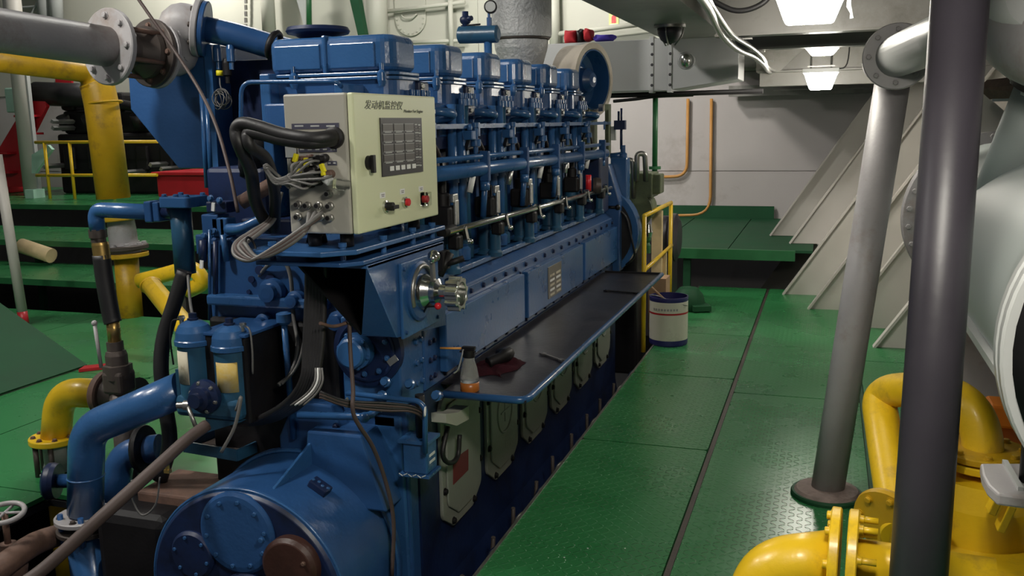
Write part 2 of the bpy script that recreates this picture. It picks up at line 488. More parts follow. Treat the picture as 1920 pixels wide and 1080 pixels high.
b = MB(); b.box(-16, -2.62, 3.12, 6.62, -.06, -.03); b.box(-16, -3.36, .9, 3.12, -.06, -.03)
FLOORL = struct(b, 'floor_left', BILGE)
for x0, x1, y0, y1 in ((-4.3, -2.62, 3.12, 4.9), (-4.3, -2.62, 4.9, 6.62), (-6.2, -4.3, 3.12, 4.9), (-6.2, -4.3, 4.9, 6.62),
                       (-8.4, -6.2, 3.12, 6.62), (-11, -8.4, 3.12, 6.62), (-14, -11, 3.12, 6.62), (-6.2, -3.36, .9, 3.12)):
    plate(x0 + .004, x1 - .004, y0 + .004, y1 - .004, FLOORL, 0.0, GREEN)

# back bulkhead: welded plates below, cream casing above
WALL = struct(MB().box(-16, 4, BACK_Y + .02, BACK_Y + .1, -.95, 5.2), 'wall_back', WALLP)
zs = [-.9, 1.005, 2.25]
for k in range(2):
    for x0, x1 in ((-16, -9), (-9, -4.2), (-4.2, 3.9)):
        q = MB(); q.box(x0 + .003, x1 - .003, BACK_Y, BACK_Y + .03, zs[k] + .006, zs[k + 1] - .006); part(q, 'wall_plate', WALLP, WALL)
for x0, x1 in ((-16, -6.4), (-6.4, -4.6), (-4.6, 3.9)):
    q = MB(); q.box(x0 + .003, x1 - .003, BACK_Y - .02, BACK_Y + .03, 2.256, 5.2); part(q, 'casing_plate', CREAM, WALL)
# bolted manhole cover on the casing
mc = at(770, 12, y=BACK_Y - .03)
def obround(r, h, n=10): return arc((mc.x, mc.z + h), r, 0, 180, n) + arc((mc.x, mc.z - h), r, 180, 360, n)
q = MB(); q.prism(obround(.235, .17), 'y', mc.y - .03, mc.y)
mh = part(q, 'manhole_cover', CREAM, WALL, bev=.006)
for x, z in obround(.20, .17, 9): bolt(mh, (x, mc.y - .03, z), (0, -1, 0), .02, CREAM)
q = MB(); q.tube(bend([mc + Vector((-.11, -.03, -.12)), mc + Vector((-.11, -.08, -.12)), mc + Vector((-.06, -.08, -.17)), mc + Vector((.06, -.08, -.17)), mc + Vector((.11, -.08, -.12)), mc + Vector((.11, -.03, -.12))], .03), .01); part(q, 'lifting_handle', CREAM, mh)
b = MB(); b.box(-16.1, -16, .9, BACK_Y, -.95, 5.2); struct(b, 'wall_left', CREAM)

# hull on the right: sloped plating with web frames
HX = lambda y: .38 - .364 * (y - 7.04)
SL = .66
def hullpt(y, z, off=0.0): return Vector((HX(y) + SL * z + off, y, z))
b = MB(); b.slab([hullpt(2.2, -.6, .42), hullpt(10.6, -.6, .42), hullpt(10.6, 2.5, .42), hullpt(2.2, 2.5, .42)], .02)
HULL = struct(b, 'wall_right', WHITE)
for k, y in enumerate((10.35, 9.72, 9.04, 8.37, 7.70, 7.04, 6.37, 5.70, 5.03, 4.36, 3.6)):
    z0 = .405 if y > 9.3 else -.02
    x0, x1 = hullpt(y, z0).x, hullpt(y, 2.42).x
    q = MB(); q.prism([(x0, z0), (x1, 2.42), (x1 + .42, 2.42), (x0 + .42, z0)], 'y', y, y + .012)
    fr = part(q, 'web_frame', WHITE, HULL)
    q = MB(); q.bar(hullpt(y + .006, z0), hullpt(y + .006, 2.42), .085, .018, up=(-1, 0, SL)); part(q, 'frame_flange', WHITE, fr)

# raised platform at the end of the aisle
pl = thing('end_platform', 'raised dark green platform across the end of the aisle below the white bulkhead', 'platform', (-.9, 9.2, 0))
def xat(y): return HX(y) + .2
for x0, x1 in ((-3.2, -1.62), (-1.61, -.9), (-.89, -.1)):
    q = MB(); q.box(x0, x1, 9.2, BACK_Y - .01, .375, .4); part(q, 'deck_plate', DGREEN, pl)
q = MB(); q.box(-3.2, -.26, 9.16, 9.2, .30, .4); part(q, 'edge_beam', GPIPE, pl)
for x in (-1.30, -2.3):
    q = MB(); q.box(x - .035, x + .035, 9.22, 9.29, -.9, .375); part(q, 'leg', DGREEN, pl)
q = MB(); q.box(-3.2, -.62, BACK_Y - .06, BACK_Y - .03, .40, .56); part(q, 'kick_plate', DGREEN, pl)

# low deck head over the aisle
DECK_Z = 2.42
b = MB(); b.box(-1.27, 4, .6, BACK_Y, DECK_Z, DECK_Z + .03); CE = struct(b, 'ceiling', CEIL)
def girder(y, zb, x0=-.62, x1=3.0, fl=.11):
    q = MB(); q.box(x0, x1, y, y + .014, zb, DECK_Z); o = part(q, 'deck_beam', CEIL, CE)
    q = MB(); q.box(x0, x1, y - fl / 2, y + fl / 2, zb - .014, zb); part(q, 'beam_flange', CEIL, o)
for y, zb in ((1.6, 2.2), (2.9, 2.2), (5.4, 2.12), (6.5, 2.12), (8.6, 2.07), (9.9, 2.02), (11.2, 1.99)):
    girder(y, zb)
for y in (8.6, 11.9):
    q = MB(); q.box(-.6 if y < 9 else -1.2, 3, y + .05, y + .2, 1.94, 2.07); part(q, 'pipe_box', CEIL, CE)
# deck edge girder along the casing opening, with its wide face plate
q = MB(); q.box(-1.262, -1.248, .6, 12.1, 2.30, 2.75); eg = part(q, 'edge_girder', CEIL, CE)
q = MB(); q.box(-1.26, -.78, .6, 12.1, 2.286, 2.30); part(q, 'girder_face_plate', CEIL, eg)
q = MB(); q.box(-.80, -.786, .6, 12.1, 2.30, DECK_Z); part(q, 'girder_web', CEIL, eg)
for y in (8.15, 9.4):
    q = MB(); q.prism([(-.62, 2.06), (-.42, 2.06), (-.22, 2.25), (-.22, DECK_Z), (-.62, DECK_Z)], 'y', y + .3, y + .315); part(q, 'bracket_plate', CEIL, CE)

# stepped platforms on the left
for k, (y0, y1, z, x1, lab) in enumerate(((6.85, 7.78, .25, -3.0, 'lowest green step beyond the left floor'),
                                          (7.72, 8.92, .50, -3.0, 'middle green step beyond the left floor'),
                                          (9.15, 12.15, .75, -3.6, 'top green landing carrying the white column and yellow railing'))):
    st = thing('platform_step', lab, 'step', (-8, y0, z - .05))
    xs = [-15.5, -12, -9, -6.2, x1]
    for i in range(4):
        q = MB(); q.box(xs[i] + .003, xs[i + 1] - .003, y0, y1, z - .012, z); part(q, 'tread_plate', GREEN, st)
    q = MB(); q.box(-15.5, x1, y0 - .012, y0, z - .06, z); part(q, 'nosing', GPIPE, st)
    for x in (-5.6, -8.2, -11):
        q = MB(); q.box(x - .03, x + .03, y0 + .08, y0 + .14, -.9, z - .012); part(q, 'support_leg', DULL if k == 0 else DGREEN, st)
# ================================================================ MAIN ENGINE
XC, XF, XL = -1.85, -1.42, -2.28
Y0, Y1 = 3.02, 6.45
PIT = .515
CY = [3.345 + PIT * i for i in range(6)]
ENG = thing('marine_diesel_engine', 'large blue six-cylinder marine diesel engine running down the middle of the room', 'engine', (XC, 4.7, -.6))
E = ENG
b = MB(); b.prism([(XL - .1, -.6), (XL, -.2), (XL, .65), (XF, .65), (XF, -.2), (XF + .06, -.6)], 'y', Y0, Y1); part(b, 'crankcase', NAVY, E, label='lower crankcase in blue darkened for shade')  # navy here is the shade of the lower sides put into colour
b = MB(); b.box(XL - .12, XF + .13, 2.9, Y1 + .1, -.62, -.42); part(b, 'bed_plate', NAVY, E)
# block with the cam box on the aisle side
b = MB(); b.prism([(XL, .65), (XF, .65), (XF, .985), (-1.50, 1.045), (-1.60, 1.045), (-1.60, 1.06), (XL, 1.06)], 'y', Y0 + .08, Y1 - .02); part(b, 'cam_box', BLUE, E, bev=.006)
b = MB(); b.box(-2.2, -1.63, 3.1, 6.38, 1.06, 1.30); part(b, 'cylinder_block', NAVY, E, bev=.01)  # navy deepens the shade behind the pump gallery
# ledges and rails of the cam box top
for x, z, w in ((-1.47, 1.035, .02), (-1.56, 1.058, .025)):
    b = MB(); b.box(x - w, x + w, 3.3, 6.3, z, z + .022); part(b, 'top_ledge', BLUE2, E, bev=.003)
# side panels, three in a row
PANELS = ((3.24, 4.235), (4.295, 5.385), (5.445, 6.36))
for k, (a, c) in enumerate(PANELS):
    b = MB(); b.box(XF, XF + .034, a, c, .69, .925)
    p = part(b, 'side_panel', BLUE2, E, bev=.005)
    n = 7 if k < 2 else 6
    for i in range(n):
        y = a + .05 + (c - a - .1) * i / (n - 1)
        bolt(p, (XF + .003, y, .955), (1, 0, 0), .0135, NAVY); bolt(p, (XF, y, .673), (1, 0, 0), .0135, NAVY)
for y in (4.265, 5.415, 6.40):
    for z in (.70, .78, .86, .92): bolt(ENG, (XF, y, z), (1, 0, 0), .0115, NAVY)
for y in (3.13, 3.17):
    for z in (.69, .76, .83, .90): bolt(ENG, (XF, y + .02, z), (1, 0, 0), .0125, NAVY)
b = MB(); b.box(XF - .01, XF + .003, Y0 + .1, Y1, .938, .975); part(b, 'flange_strip', BLUE, E)
# rating plate
b = MB(); b.box(XF + .034, XF + .038, 4.63, 4.885, .725, .895); npl = part(b, 'rating_plate', PLATE, E, label='engraved rating plate')
for i in range(5):
    z = .845 - i * .026
    for y in (4.66, 4.78):
        b = MB(); b.box(XF + .038, XF + .039, y, y + .085, z - .006, z + .006); part(b, 'engraved_line', PRINTW if i % 2 else PAPER, npl)

# crankcase doors
def door_poly(y0, y1, z0, z1):
    r = .055
    return (arc((y1 - r, z0 + .10), r, -40, 0, 3) + arc((y1 - r, z1 - r), r, 0, 90, 4) + arc((y0 + r, z1 - r), r, 90, 180, 4) + arc((y0 + r, z0 + .10), r, 180, 220, 3)
            + arc((y0 + .12, z0 + .04), .04, 220, 270, 3) + arc((y1 - .12, z0 + .04), .04, 270, 320, 3))
for i in range(6):
    y0 = 3.195 + PIT * i; y1 = y0 + .435; z0, z1 = .015, .585; yc = (y0 + y1) / 2
    b = MB(); b.prism(door_poly(y0, y1, z0, z1), 'x', XF, XF + .016)
    d = part(b, 'crankcase_door', DOORP, E, label='grey-green crankcase door', bev=.004)
    b = MB(); b.prism(door_poly(y0 + .035, y1 - .035, z0 + .045, z1 - .035), 'x', XF + .016, XF + .026); part(b, 'raised_field', DOORP, d, bev=.008)
    for y, z in ((y0 + .02, .2), (y0 + .02, .42), (y1 - .02, .2), (y1 - .02, .42), (y0 + .1, z0 + .028), (y1 - .1, z0 + .028)):
        bolt(d, (XF + .016, y, z), (1, 0, 0), .016, BLACK, 'clamp_bolt')
    if i:
        b = MB(); b.ring((XF + .026, yc, .32), (1, 0, 0), .10, .006, 32, 6); part(b, 'embossed_ring', DOORP, d)
        b = MB(); b.box(XF + .024, XF + .029, yc - .055, yc + .055, .316, .324); b.box(XF + .024, XF + .029, yc - .004, yc + .004, .27, .37); part(b, 'embossed_cross', DOORP, d)
    else:
        b = MB(); b.slab([at(850, 862, x=XF + .028), at(850, 909, x=XF + .028), at(878, 881, x=XF + .028), at(878, 842, x=XF + .028)], .002); part(b, 'red_notice_plate', DRED, d, label='dark red notice plate')
# bracket stub and studs along the crankcase foot
for i in range(9):
    y = 3.2 + .37 * i + random.uniform(-.05, .05)
    b = MB(); b.cyl((XF + .05, y, -.44), (XF + .06 + random.uniform(0, .04), y - .05, -.14), .010, n=8); part(b, 'holding_down_stud', DIRTY, E)
    b = MB(); b.tube(bend([(XF + .09, y + .1, -.40), (XF + .15, y + .1, -.10), (XF + .19, y + .14, -.08)], .04), .007, 6); part(b, 'drain_pipe', DULL if i % 2 else NAVY, E)
    b = MB(); b.obox((XF + .14, y + .2, -.16), (.05, .03, .012), d=((1, .4, .3), (0, 1, 0))); part(b, 'clip', DIRTY, E)

# ---- six cylinders
for i, y in enumerate(CY):
    # jacket and head
    b = MB(); b.cyl((XC, y, 1.28), (XC, y, 1.60), .205, n=28); part(b, 'cylinder_jacket', NAVY, E)  # jacket coloured navy for the shade of the recess
    b = MB(); b.prism(rrect(-2.11, -1.58, y - .20, y + .20, .05), 'z', 1.60, 1.745); part(b, 'cylinder_head', BLUE, E, bev=.008)
    # rocker cover: lower tray, joint flange, domed upper
    yc = y
    b = MB(); b.prism(rrect(-2.115, -1.565, yc - .125, yc + .125, .06), 'z', 1.73, 1.832); low = part(b, 'rocker_box', BLUE, E, bev=.004)
    for j in range(2):
        zz = 1.826 + j * .017
        b = MB(); b.prism(rrect(-2.13, -1.55, yc - .14, yc + .14, .07), 'z', zz, zz + .013); part(b, 'joint_flange', BLUE2, low, bev=.003)
    b = MB(); b.prism(rrect(-2.115, -1.565, yc - .125, yc + .125, .065, 6), 'z', 1.856, 1.995)
    cov = part(b, 'rocker_cover', BLUE2, E, bev=.03, seg=4)
    for x0, x1 in ((-2.07, -1.87), (-1.825, -1.635)):
        b = MB(); b.box(x0, x1, yc - .131, yc - .12, 1.872, 1.965); part(b, 'raised_panel', BLUE2, cov, bev=.004)
    b = MB(); b.box(-1.859, -1.841, yc - .133, yc + .133, 1.85, 1.998); part(b, 'centre_rib', BLUE2, cov, bev=.006)
    for x in (-1.60, -1.98):
        b = MB(); b.lathe((x, yc - .145, 1.80), (0, 0, 1), [(.012, 0), (.018, .02), (.018, .05), (.009, .06), (.009, .085)], n=10); part(b, 'cover_clamp', BLUE2, low)
    # head nuts and flange at the aisle end
    for k in range(4):
        b = MB(); b.lathe((-1.545, y + .02 + .05 * k - .02, 1.735), (0, 0, 1), [(.017, 0), (.017, .03), (.011, .032), (.011, .055)], n=8); part(b, 'head_stud', BLUE2, E)
    b = MB(); b.box(-1.60, -1.548, y + .085, y + .175, 1.69, 1.825); vh = part(b, 'valve_housing', NAVY, E, bev=.008)
    for k in range(4):
        bolt(vh, (-1.547, y + .10 + .006 * k, 1.805 - .03 * k), (1, -.5, 0), .0135, ALU, 'cap_nut')
    # inlet elbow running inboard to outboard below the head
    b = MB(); b.tube(bend([(-1.62, y + .22, 1.712), (-1.51, y + .24, 1.705), (-1.49, y + .31, 1.695), (-1.62, y + .34, 1.66)], .05), .019, 12); part(b, 'water_elbow', BLUE2, E)
    # push rod tubes, pairs upper and lower
    for dx, dy in ((-1.56, -.085), (-1.545, -.02), (-1.56, .06)):
        b = MB(); b.cyl((dx, y + dy, 1.05), (dx, y + dy, 1.74), .021, n=12); b.lathe((dx, y + dy, 1.05), (0, 0, 1), [(.032, 0), (.032, .05), (.022, .06)], n=12); b.lathe((dx, y + dy, 1.40), (0, 0, 1), [(.027, 0), (.027, .02)], n=12)
        part(b, 'push_rod_tube', TEAL if dy == .06 else BLUE2, E)
    # fuel pump: foot, barrel, head, delivery valve
    px, py = -1.51, y + .19
    b = MB(); b.lathe((px, py, 1.05), (0, 0, 1), [(.055, 0), (.055, .02), (.042, .025), (.04, .14), (.05, .145), (.05, .175)], n=18); fp = part(b, 'fuel_pump', TEAL, E)
    b = MB(); b.box(px - .045, px + .05, py - .045, py + .045, 1.225, 1.32); part(b, 'pump_barrel', BLACK, fp, bev=.012)
    b = MB(); b.box(px + .05, px + .064, py - .012, py + .022, 1.24, 1.345); b.box(px + .04, px + .058, py - .02, py + .03, 1.335, 1.37); part(b, 'rack_clamp', ALU, fp, bev=.004)
    b = MB(); b.lathe((px, py, 1.32), (0, 0, 1), [(.03, 0), (.03, .05), (.016, .055), (.016, .1)], n=12); part(b, 'delivery_valve', BLACK, fp)
    b = MB(); b.obox((px + .068, py - .03, 1.205), (.016, .018, .09), d=((1, 0, 0), (0, .8, .5))); part(b, 'rack_lever', STEEL, fp)
    b = MB(); b.tube(bend([(px, py, 1.42), (px, py, 1.48), (px + .02, py - .08, 1.56), (px - .05, py - .14, 1.66)], .06), .007, 8); part(b, 'injection_pipe', DIRTY, fp)
    # temperature probe with white tag
    b = MB(); b.cyl((-1.47, y - .12, 1.36), (-1.46, y - .10, 1.43), .013, n=10); part(b, 'tagged_probe', PRINTW if i % 2 else ALU, E)
    # indicator cock column between rail and pipe
    xk = -1.49
    b = MB(); b.lathe((xk, y + .02, 1.52), (0, 0, 1), [(.011, 0), (.011, .035), (.024, .036), (.024, .066), (.012, .068), (.012, .115), (.017, .118), (.017, .14)], n=10); part(b, 'indicator_cock', BLUE2, E)
    b = MB(); b.box(xk - .022, xk + .022, y - .075, y - .03, 1.585, 1.625); b.cyl((xk, y - .05, 1.625), (xk, y - .05, 1.65), .012, n=8); part(b, 'cock_body', BLUE2, E, bev=.005)
    b = MB(); b.tube(spline([(xk, y - .05, 1.6), (xk - .03, y - .02, 1.55), (xk - .06, y + .1, 1.545), (xk - .06, y + .25, 1.55)]), .008, 8); part(b, 'drain_hose', RUBBER, E)
    b = MB(); b.box(-1.60, -1.585, y - .2, y + .24, 1.55, 1.66); part(b, 'shield_plate', NAVY, E)  # navy again paints the recess shade
    # bracket to the block
    b = MB(); b.box(-1.60, -1.50, y - .235, y - .205, 1.05, 1.30); b.box(-1.66, -1.59, y - .24, y - .2, 1.05, 1.62); part(b, 'pump_bracket', BLUE, E, bev=.006)

# drain line and rails
b = MB(); b.box(-1.53, -1.50, 3.30, 6.64, 1.645, 1.653); b.box(-1.503, -1.498, 3.30, 6.64, 1.635, 1.655); part(b, 'upper_rail', BLUE2, E)
for k in range(7):
    y = 3.45 + .5 * k
    b = MB(); b.box(-1.505, -1.497, y - .012, y + .012, 1.60, 1.66); part(b, 'rail_clip', BLUE2 if k != 2 else PRINTW, E)
b = MB(); b.cyl((-1.46, 3.12, 1.515), (-1.46, 6.4, 1.500), .012, n=10); part(b, 'leak_off_pipe', BLUE2, E)
b = MB(); b.cyl((-1.46, 3.12, 1.462), (-1.46, 6.3, 1.440), .031, n=16); part(b, 'fuel_main_pipe', BLUE2, E)
for k in range(5):
    y = 3.88 + .57 * k
    b = MB(); b.box(-1.47, -1.425, y - .012, y + .012, 1.40, 1.535); part(b, 'pipe_bracket', BLUE, E, bev=.004)
    b = MB(); b.cyl((-1.45, y, 1.40), (-1.47, y + .02, 1.24), .014, n=10); b.cyl((-1.45, y, 1.36), (-1.45, y, 1.40), .022, n=10); part(b, 'feed_branch', BLUE2, E)
# fuel control shaft, bright steel, with lever clamps
b = MB(); b.cyl((-1.41, 3.34, 1.235), (-1.41, 6.25, 1.205), .0135, n=12); part(b, 'control_shaft', STEEL, E, label='bright steel control shaft')
for i, y in enumerate(CY):
    b = MB(); b.obox((-1.405, y + .155, 1.205), (.03, .022, .075), d=((1, 0, 0), (0, .9, .45))); b.sphere((-1.385, y + .175, 1.175), .013, 10, 6); part(b, 'shaft_lever', STEEL, E)
    b = MB(); b.box(-1.45, -1.40, y + .08, y + .14, 1.15, 1.21); part(b, 'shaft_bearing', BLACK, E, bev=.01)
    b = MB(); b.lathe((-1.44, y + .11, 1.05), (0, 0, 1), [(.034, 0), (.034, .02), (.026, .03), (.026, .12)], n=14); part(b, 'bearing_post', TEAL, E)
b = MB(); b.cyl((-1.42, 3.30, 1.236), (-1.42, 3.42, 1.235), .022, n=12); part(b, 'shaft_boot', BLACK, E)
b = MB(); b.lathe((-1.40, 5.78, 1.25), (1, .3, 0), [(.05, -.02), (.055, 0), (.05, .03), (.02, .035)], n=16); part(b, 'counterweight', DIRTY, E)
b = MB(); b.cyl((-1.41, 5.62, 1.23), (-1.41, 5.62, 1.33), .018, n=10); part(b, 'red_sleeve', REDP, E, label='red plastic sleeve on linkage')
# dark far end of the pump gallery
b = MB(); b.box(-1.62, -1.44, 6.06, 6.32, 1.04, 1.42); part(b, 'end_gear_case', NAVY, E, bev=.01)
b = MB(); b.prism([(-1.62, .6), (-1.37, .6), (-1.37, 1.1), (-1.45, 1.36), (-1.62, 1.36)], 'y', 6.36, 6.50); part(b, 'end_plate', BLUE, E, bev=.01)
# round drive housing at the far end
dc = Vector((-1.60, 6.42, .87))
b = MB(); b.lathe(dc, (0, 1, 0), [(.30, .02), (.345, .02), (.345, .16), (.30, .17)], n=40); dh = part(b, 'drive_housing', BLUE2, E)
b = MB(); b.lathe(dc, (0, 1, 0), [(.10, .0), (.305, .01), (.305, .015)], n=40); part(b, 'housing_recess', BLACK, dh)
b = MB(); b.box(-1.47, -1.35, 6.5, 6.62, 1.10, 1.40); part(b, 'terminal_block', BLUE2, E, bev=.01)
b = MB(); b.tube(bend([(-1.34, 6.44, .64), (-1.27, 6.44, .70), (-1.285, 6.40, .80), (-1.33, 6.40, 1.0), (-1.42, 6.40, 1.06)], .08), .008, 8); part(b, 'sensor_cable', RUBBER, E)
b = MB(); b.sphere((-1.385, 6.36, 1.06), .02, 10, 8); b.cyl((-1.46, 6.36, 1.06), (-1.40, 6.36, 1.06), .011, n=8); part(b, 'stop_knob', BLACK, E)
# filler disc on the first cylinder head, behind its cover
b = MB(); b.lathe((-1.955, 3.36, 2.012), (0, 0, 1), [(.085, -.03), (.07, -.012), (.09, .0), (.122, .008), (.128, .018), (.12, .032), (.10, .034)], n=36); part(b, 'filler_cap_disc', NAVY, E)
# header tank with its gauge cock
ht = at(897, 66, y=4.9)
b = MB(); b.lathe(ht + Vector((-.115, 0, .006)), (1, 0, -.02), [(.03, -.005), (.047, .005), (.047, .225), (.03, .235)], n=24); hd = part(b, 'header_tank', TEAL, E, bev=0)
b = MB(); b.cyl((ht.x + .055, 4.9, 1.74), (ht.x + .055, 4.9, ht.z - .03), .022, n=14); part(b, 'standpipe', BLUE2, hd)
b = MB(); b.lathe((ht.x + .065, 4.9, ht.z + .04), (0, 0, 1), [(.014, 0), (.014, .05), (.008, .052), (.008, .075)], n=10); part(b, 'gauge_stem', BLUE, hd)
b = MB(); b.lathe((ht.x + .075, 4.9, ht.z + .145), (.25, -.95, .1), [(.034, -.012), (.036, 0), (.036, .012), (.031, .014)], n=24); gg = part(b, 'pressure_gauge', BLACK, hd)
b = MB(); b.lathe((ht.x + .075, 4.9, ht.z + .145), (.25, -.95, .1), [(.028, .014), (.028, .0152)], n=24); part(b, 'dial', LGREY, gg)
b = MB(); b.sphere((ht.x - .075, 4.9, ht.z + .085), .032, 12, 8, (1, 1, .9)); b.cyl((ht.x - .075, 4.9, ht.z + .03), (ht.x - .075, 4.9, ht.z + .13), .018, n=10); b.cyl((ht.x - .075, 4.9, ht.z + .09), (ht.x - .03, 4.88, ht.z + .09), .014, n=8); part(b, 'air_valve', NAVY, hd)
b = MB(); b.tube([(ht.x - .1, 4.9, ht.z + .055), (ht.x + .02, 4.88, ht.z + .055)], .005, 6); part(b, 'valve_handle', BLACK, hd)
# aft cock standing up at the rail end
rx = at(1165, 235, y=6.6)
b = MB(); b.box(rx.x - .05, rx.x + .03, 6.58, 6.63, rx.z - .03, rx.z + .035); b.cyl((rx.x - .0, 6.6, rx.z), (rx.x, 6.6, rx.z + .12), .008, n=8); b.cyl((rx.x - .02, 6.6, rx.z), (rx.x - .02, 6.6, rx.z + .10), .008, n=8); b.cyl((rx.x + .0, 6.6, rx.z - .17), (rx.x, 6.6, rx.z), .010, n=8); part(b, 'rail_end_cock', NAVY, E)
rx = at(1168, 288, y=6.6)
b = MB(); b.lathe((rx.x, 6.6, rx.z - .06), (0, 0, 1), [(.02, 0), (.03, .02), (.03, .06), (.018, .07), (.018, .12)], n=12); b.cyl((rx.x - .09, 6.6, rx.z - .02), (rx.x, 6.6, rx.z - .01), .024, n=10); part(b, 'relief_valve', BLUE2, E)

# ---- front end: drum housing round the shaft
DC = Vector((XC, 2.5, .05))
b = MB(); b.lathe((XC, 2.5, .05), (0, 1, 0), [(.375, -.004), (.392, .0), (.396, .01), (.396, .36), (.41, .365), (.41, .385)], n=64); dr = part(b, 'drum_housing', BLUE, E)
b = MB(); b.lathe((XC, 2.5, .05), (0, -1, 0), [(.385, 0), (.375, .012), (.372, .014)], n=64); part(b, 'drum_face', NAVY, dr)
cx = Vector((-1.86, 2.486, .29))
b = MB(); b.lathe(cx, (0, -1, 0), [(.148, -.005), (.148, .006), (.137, .014), (.12, .016)], n=48); c1 = part(b, 'round_cover', BLUE, E)
bolt_circle(c1, cx + Vector((0, -.014, 0)), (0, -1, 0), .118, .0105, 10, BLUE2)
cx = Vector((-2.05, 2.486, .185))
b = MB(); b.lathe(cx, (0, -1, 0), [(.088, -.005), (.088, .008), (.078, .018)], n=40); c2 = part(b, 'small_round_cover', NAVY, E)
bolt_circle(c2, cx + Vector((0, -.016, 0)), (0, -1, 0), .068, .009, 6, BLUE2)
cx = Vector((-1.83, 2.486, .02))
b = MB(); b.lathe(cx, (0, -1, 0), [(.13, -.005), (.13, .01), (.12, .018)], n=40); c3 = part(b, 'shaft_cover', NAVY, E)
bolt_circle(c3, cx + Vector((0, -.016, 0)), (0, -1, 0), .108, .0095, 8, BLUE2)
cx = Vector((-1.645, 2.486, .208))
b = MB(); b.lathe(cx, (0, -1, 0), [(.104, -.02), (.104, .03), (.092, .042), (.088, .044)], n=44); part(b, 'brown_end_cap', CAPBR, E, label='dark brown end cap')
bolt(ENG, cx + Vector((-.10, -.03, .085)), (0, -1, 0), .013, BLUE2); bolt(ENG, cx + Vector((.065, -.045, .03)), (0, -1, 0), .009, RUST)
# mounting flange and top box behind the drum
b = MB(); b.prism([(-1.93, -.5), (-1.93, .5), (-1.86, .64), (-1.70, .64), (-1.54, .25), (-1.40, -.5)], 'y', 2.87, 2.94); mf = part(b, 'housing_flange', BLUE, E, bev=.008)
for x, z in ((-1.655, .56), (-1.59, .40), (-1.53, .2), (-1.48, 0.0), (-1.45, -.2)): bolt(mf, (x - .025, 2.868, z), (0, -1, 0), .016, NAVY)
tb0, tb1 = at(575, 808, y=2.80), at(676, 815, y=2.80)
b = MB(); b.prism([(tb0.x - .03, .28), (tb0.x, tb0.z), (tb1.x, tb1.z - .005), (tb1.x + .09, .28)], 'y', 2.80, 2.95); part(b, 'top_box', BLUE, E, bev=.008)
gx_ = at(500, 931, y=2.515)
b = MB(); b.prism([(2.515, gx_.z), (2.87, gx_.z - .01), (2.87, at(597, 812, y=2.85).z)], 'x', gx_.x - .006, gx_.x + .006); part(b, 'gusset_rib', BLUE2, E, bev=.003)
b = MB(); b.ring((XC, 2.503, .05), (0, 1, 0), .391, .0055, 72, 8); part(b, 'front_rim', BLUE2, dr)
b = MB(); b.ring((XC, 2.86, .05), (0, 1, 0), .402, .007, 72, 8); part(b, 'rear_rim', BLUE2, dr)
bc = at(600, 912, y=2.68); ang = math.atan2(bc.z - .05, bc.x - XC)
bc = Vector((XC + .396 * math.cos(ang), 2.68, .05 + .396 * math.sin(ang))); bn = Vector((math.cos(ang), 0, math.sin(ang)))
b = MB(); b.obox(bc + bn * .012, (.075, .05, .026), d=((-math.sin(ang), 0, math.cos(ang)), (0, 1, 0))); bs_ = part(b, 'cast_boss', NAVY, E, bev=.004)
for k in range(4): bolt(bs_, bc + bn * .022 + Vector((-math.sin(ang), 0, math.cos(ang))) * (.02 * (k - 1.5)) + Vector((0, -.008 * (k % 2), 0)), bn, .0085, BLUE2)
b = MB(); b.box(-1.93, -1.425, 2.94, 3.02, -.6, .62); part(b, 'front_plate', BLUE, E, bev=.01)
b = MB(); b.box(-2.28, -1.932, 2.94, 3.018, -.6, .62); part(b, 'shade_black_front_plate', BLACK, E, bev=.01)  # black puts the deep shade left of the drum into the plate
b = MB(); b.box(-2.27, -1.70, 2.945, 2.978, .62, .93); part(b, 'shade_black_sheet', BLACK, E, bev=.02)  # added black sheet standing in for the shade above the drum
b = MB(); b.prism([(-1.56, -.6), (-1.56, .60), (-1.445, .60), (-1.425, -.6)], 'y', 2.93, 2.99); part(b, 'corner_plate', BLUE2, E, bev=.008)
# front end of the block above the drum
b = MB(); b.box(-2.28, -1.43, 2.98, 3.12, .63, 1.24); fe = part(b, 'front_casing', BLUE, E, bev=.012)
b = MB(); b.box(-1.66, -1.424, 2.90, 3.098, .64, .97); part(b, 'pump_mount', BLUE2, E, bev=.008)
for z in (.70, .78, .86, .92): bolt(ENG, (-1.424, 3.075, z), (1, 0, 0), .014, BLUE2); bolt(ENG, (-1.424, 3.03, z), (1, 0, 0), .014, BLUE2)
pc = at(690, 655, y=2.89)
b = MB(); b.lathe(pc + Vector((.0, 0, 0)), (0, -1, 0), [(.135, -.02), (.135, .008), (.115, .012), (.115, .02), (.108, .022), (.095, .012)], n=44); gp = part(b, 'gear_pump_flange', NAVY, E)  # navy ring paints the shading round the pump nose
bolt_circle(gp, pc + Vector((0, -.02, 0)), (0, -1, 0), .088, .011, 9, BLUE2)
pc2 = pc + Vector((-.03, -.02, .0))
b = MB(); b.lathe(pc2, (0, -1, 0), [(.066, 0), (.064, .03), (.054, .034), (.054, .06), (.046, .066)], n=36); part(b, 'pump_nose', BLUE2, gp)
bolt_circle(gp, pc2 + Vector((0, -.034, 0)), (0, -1, 0), .059, .009, 6, BLUE2)
b = MB(); b.obox(at(736, 676, y=2.87), (.042, .004, .024), d=((.8, 0, .6), (0, 1, 0))); part(b, 'maker_tag', ALU, gp)
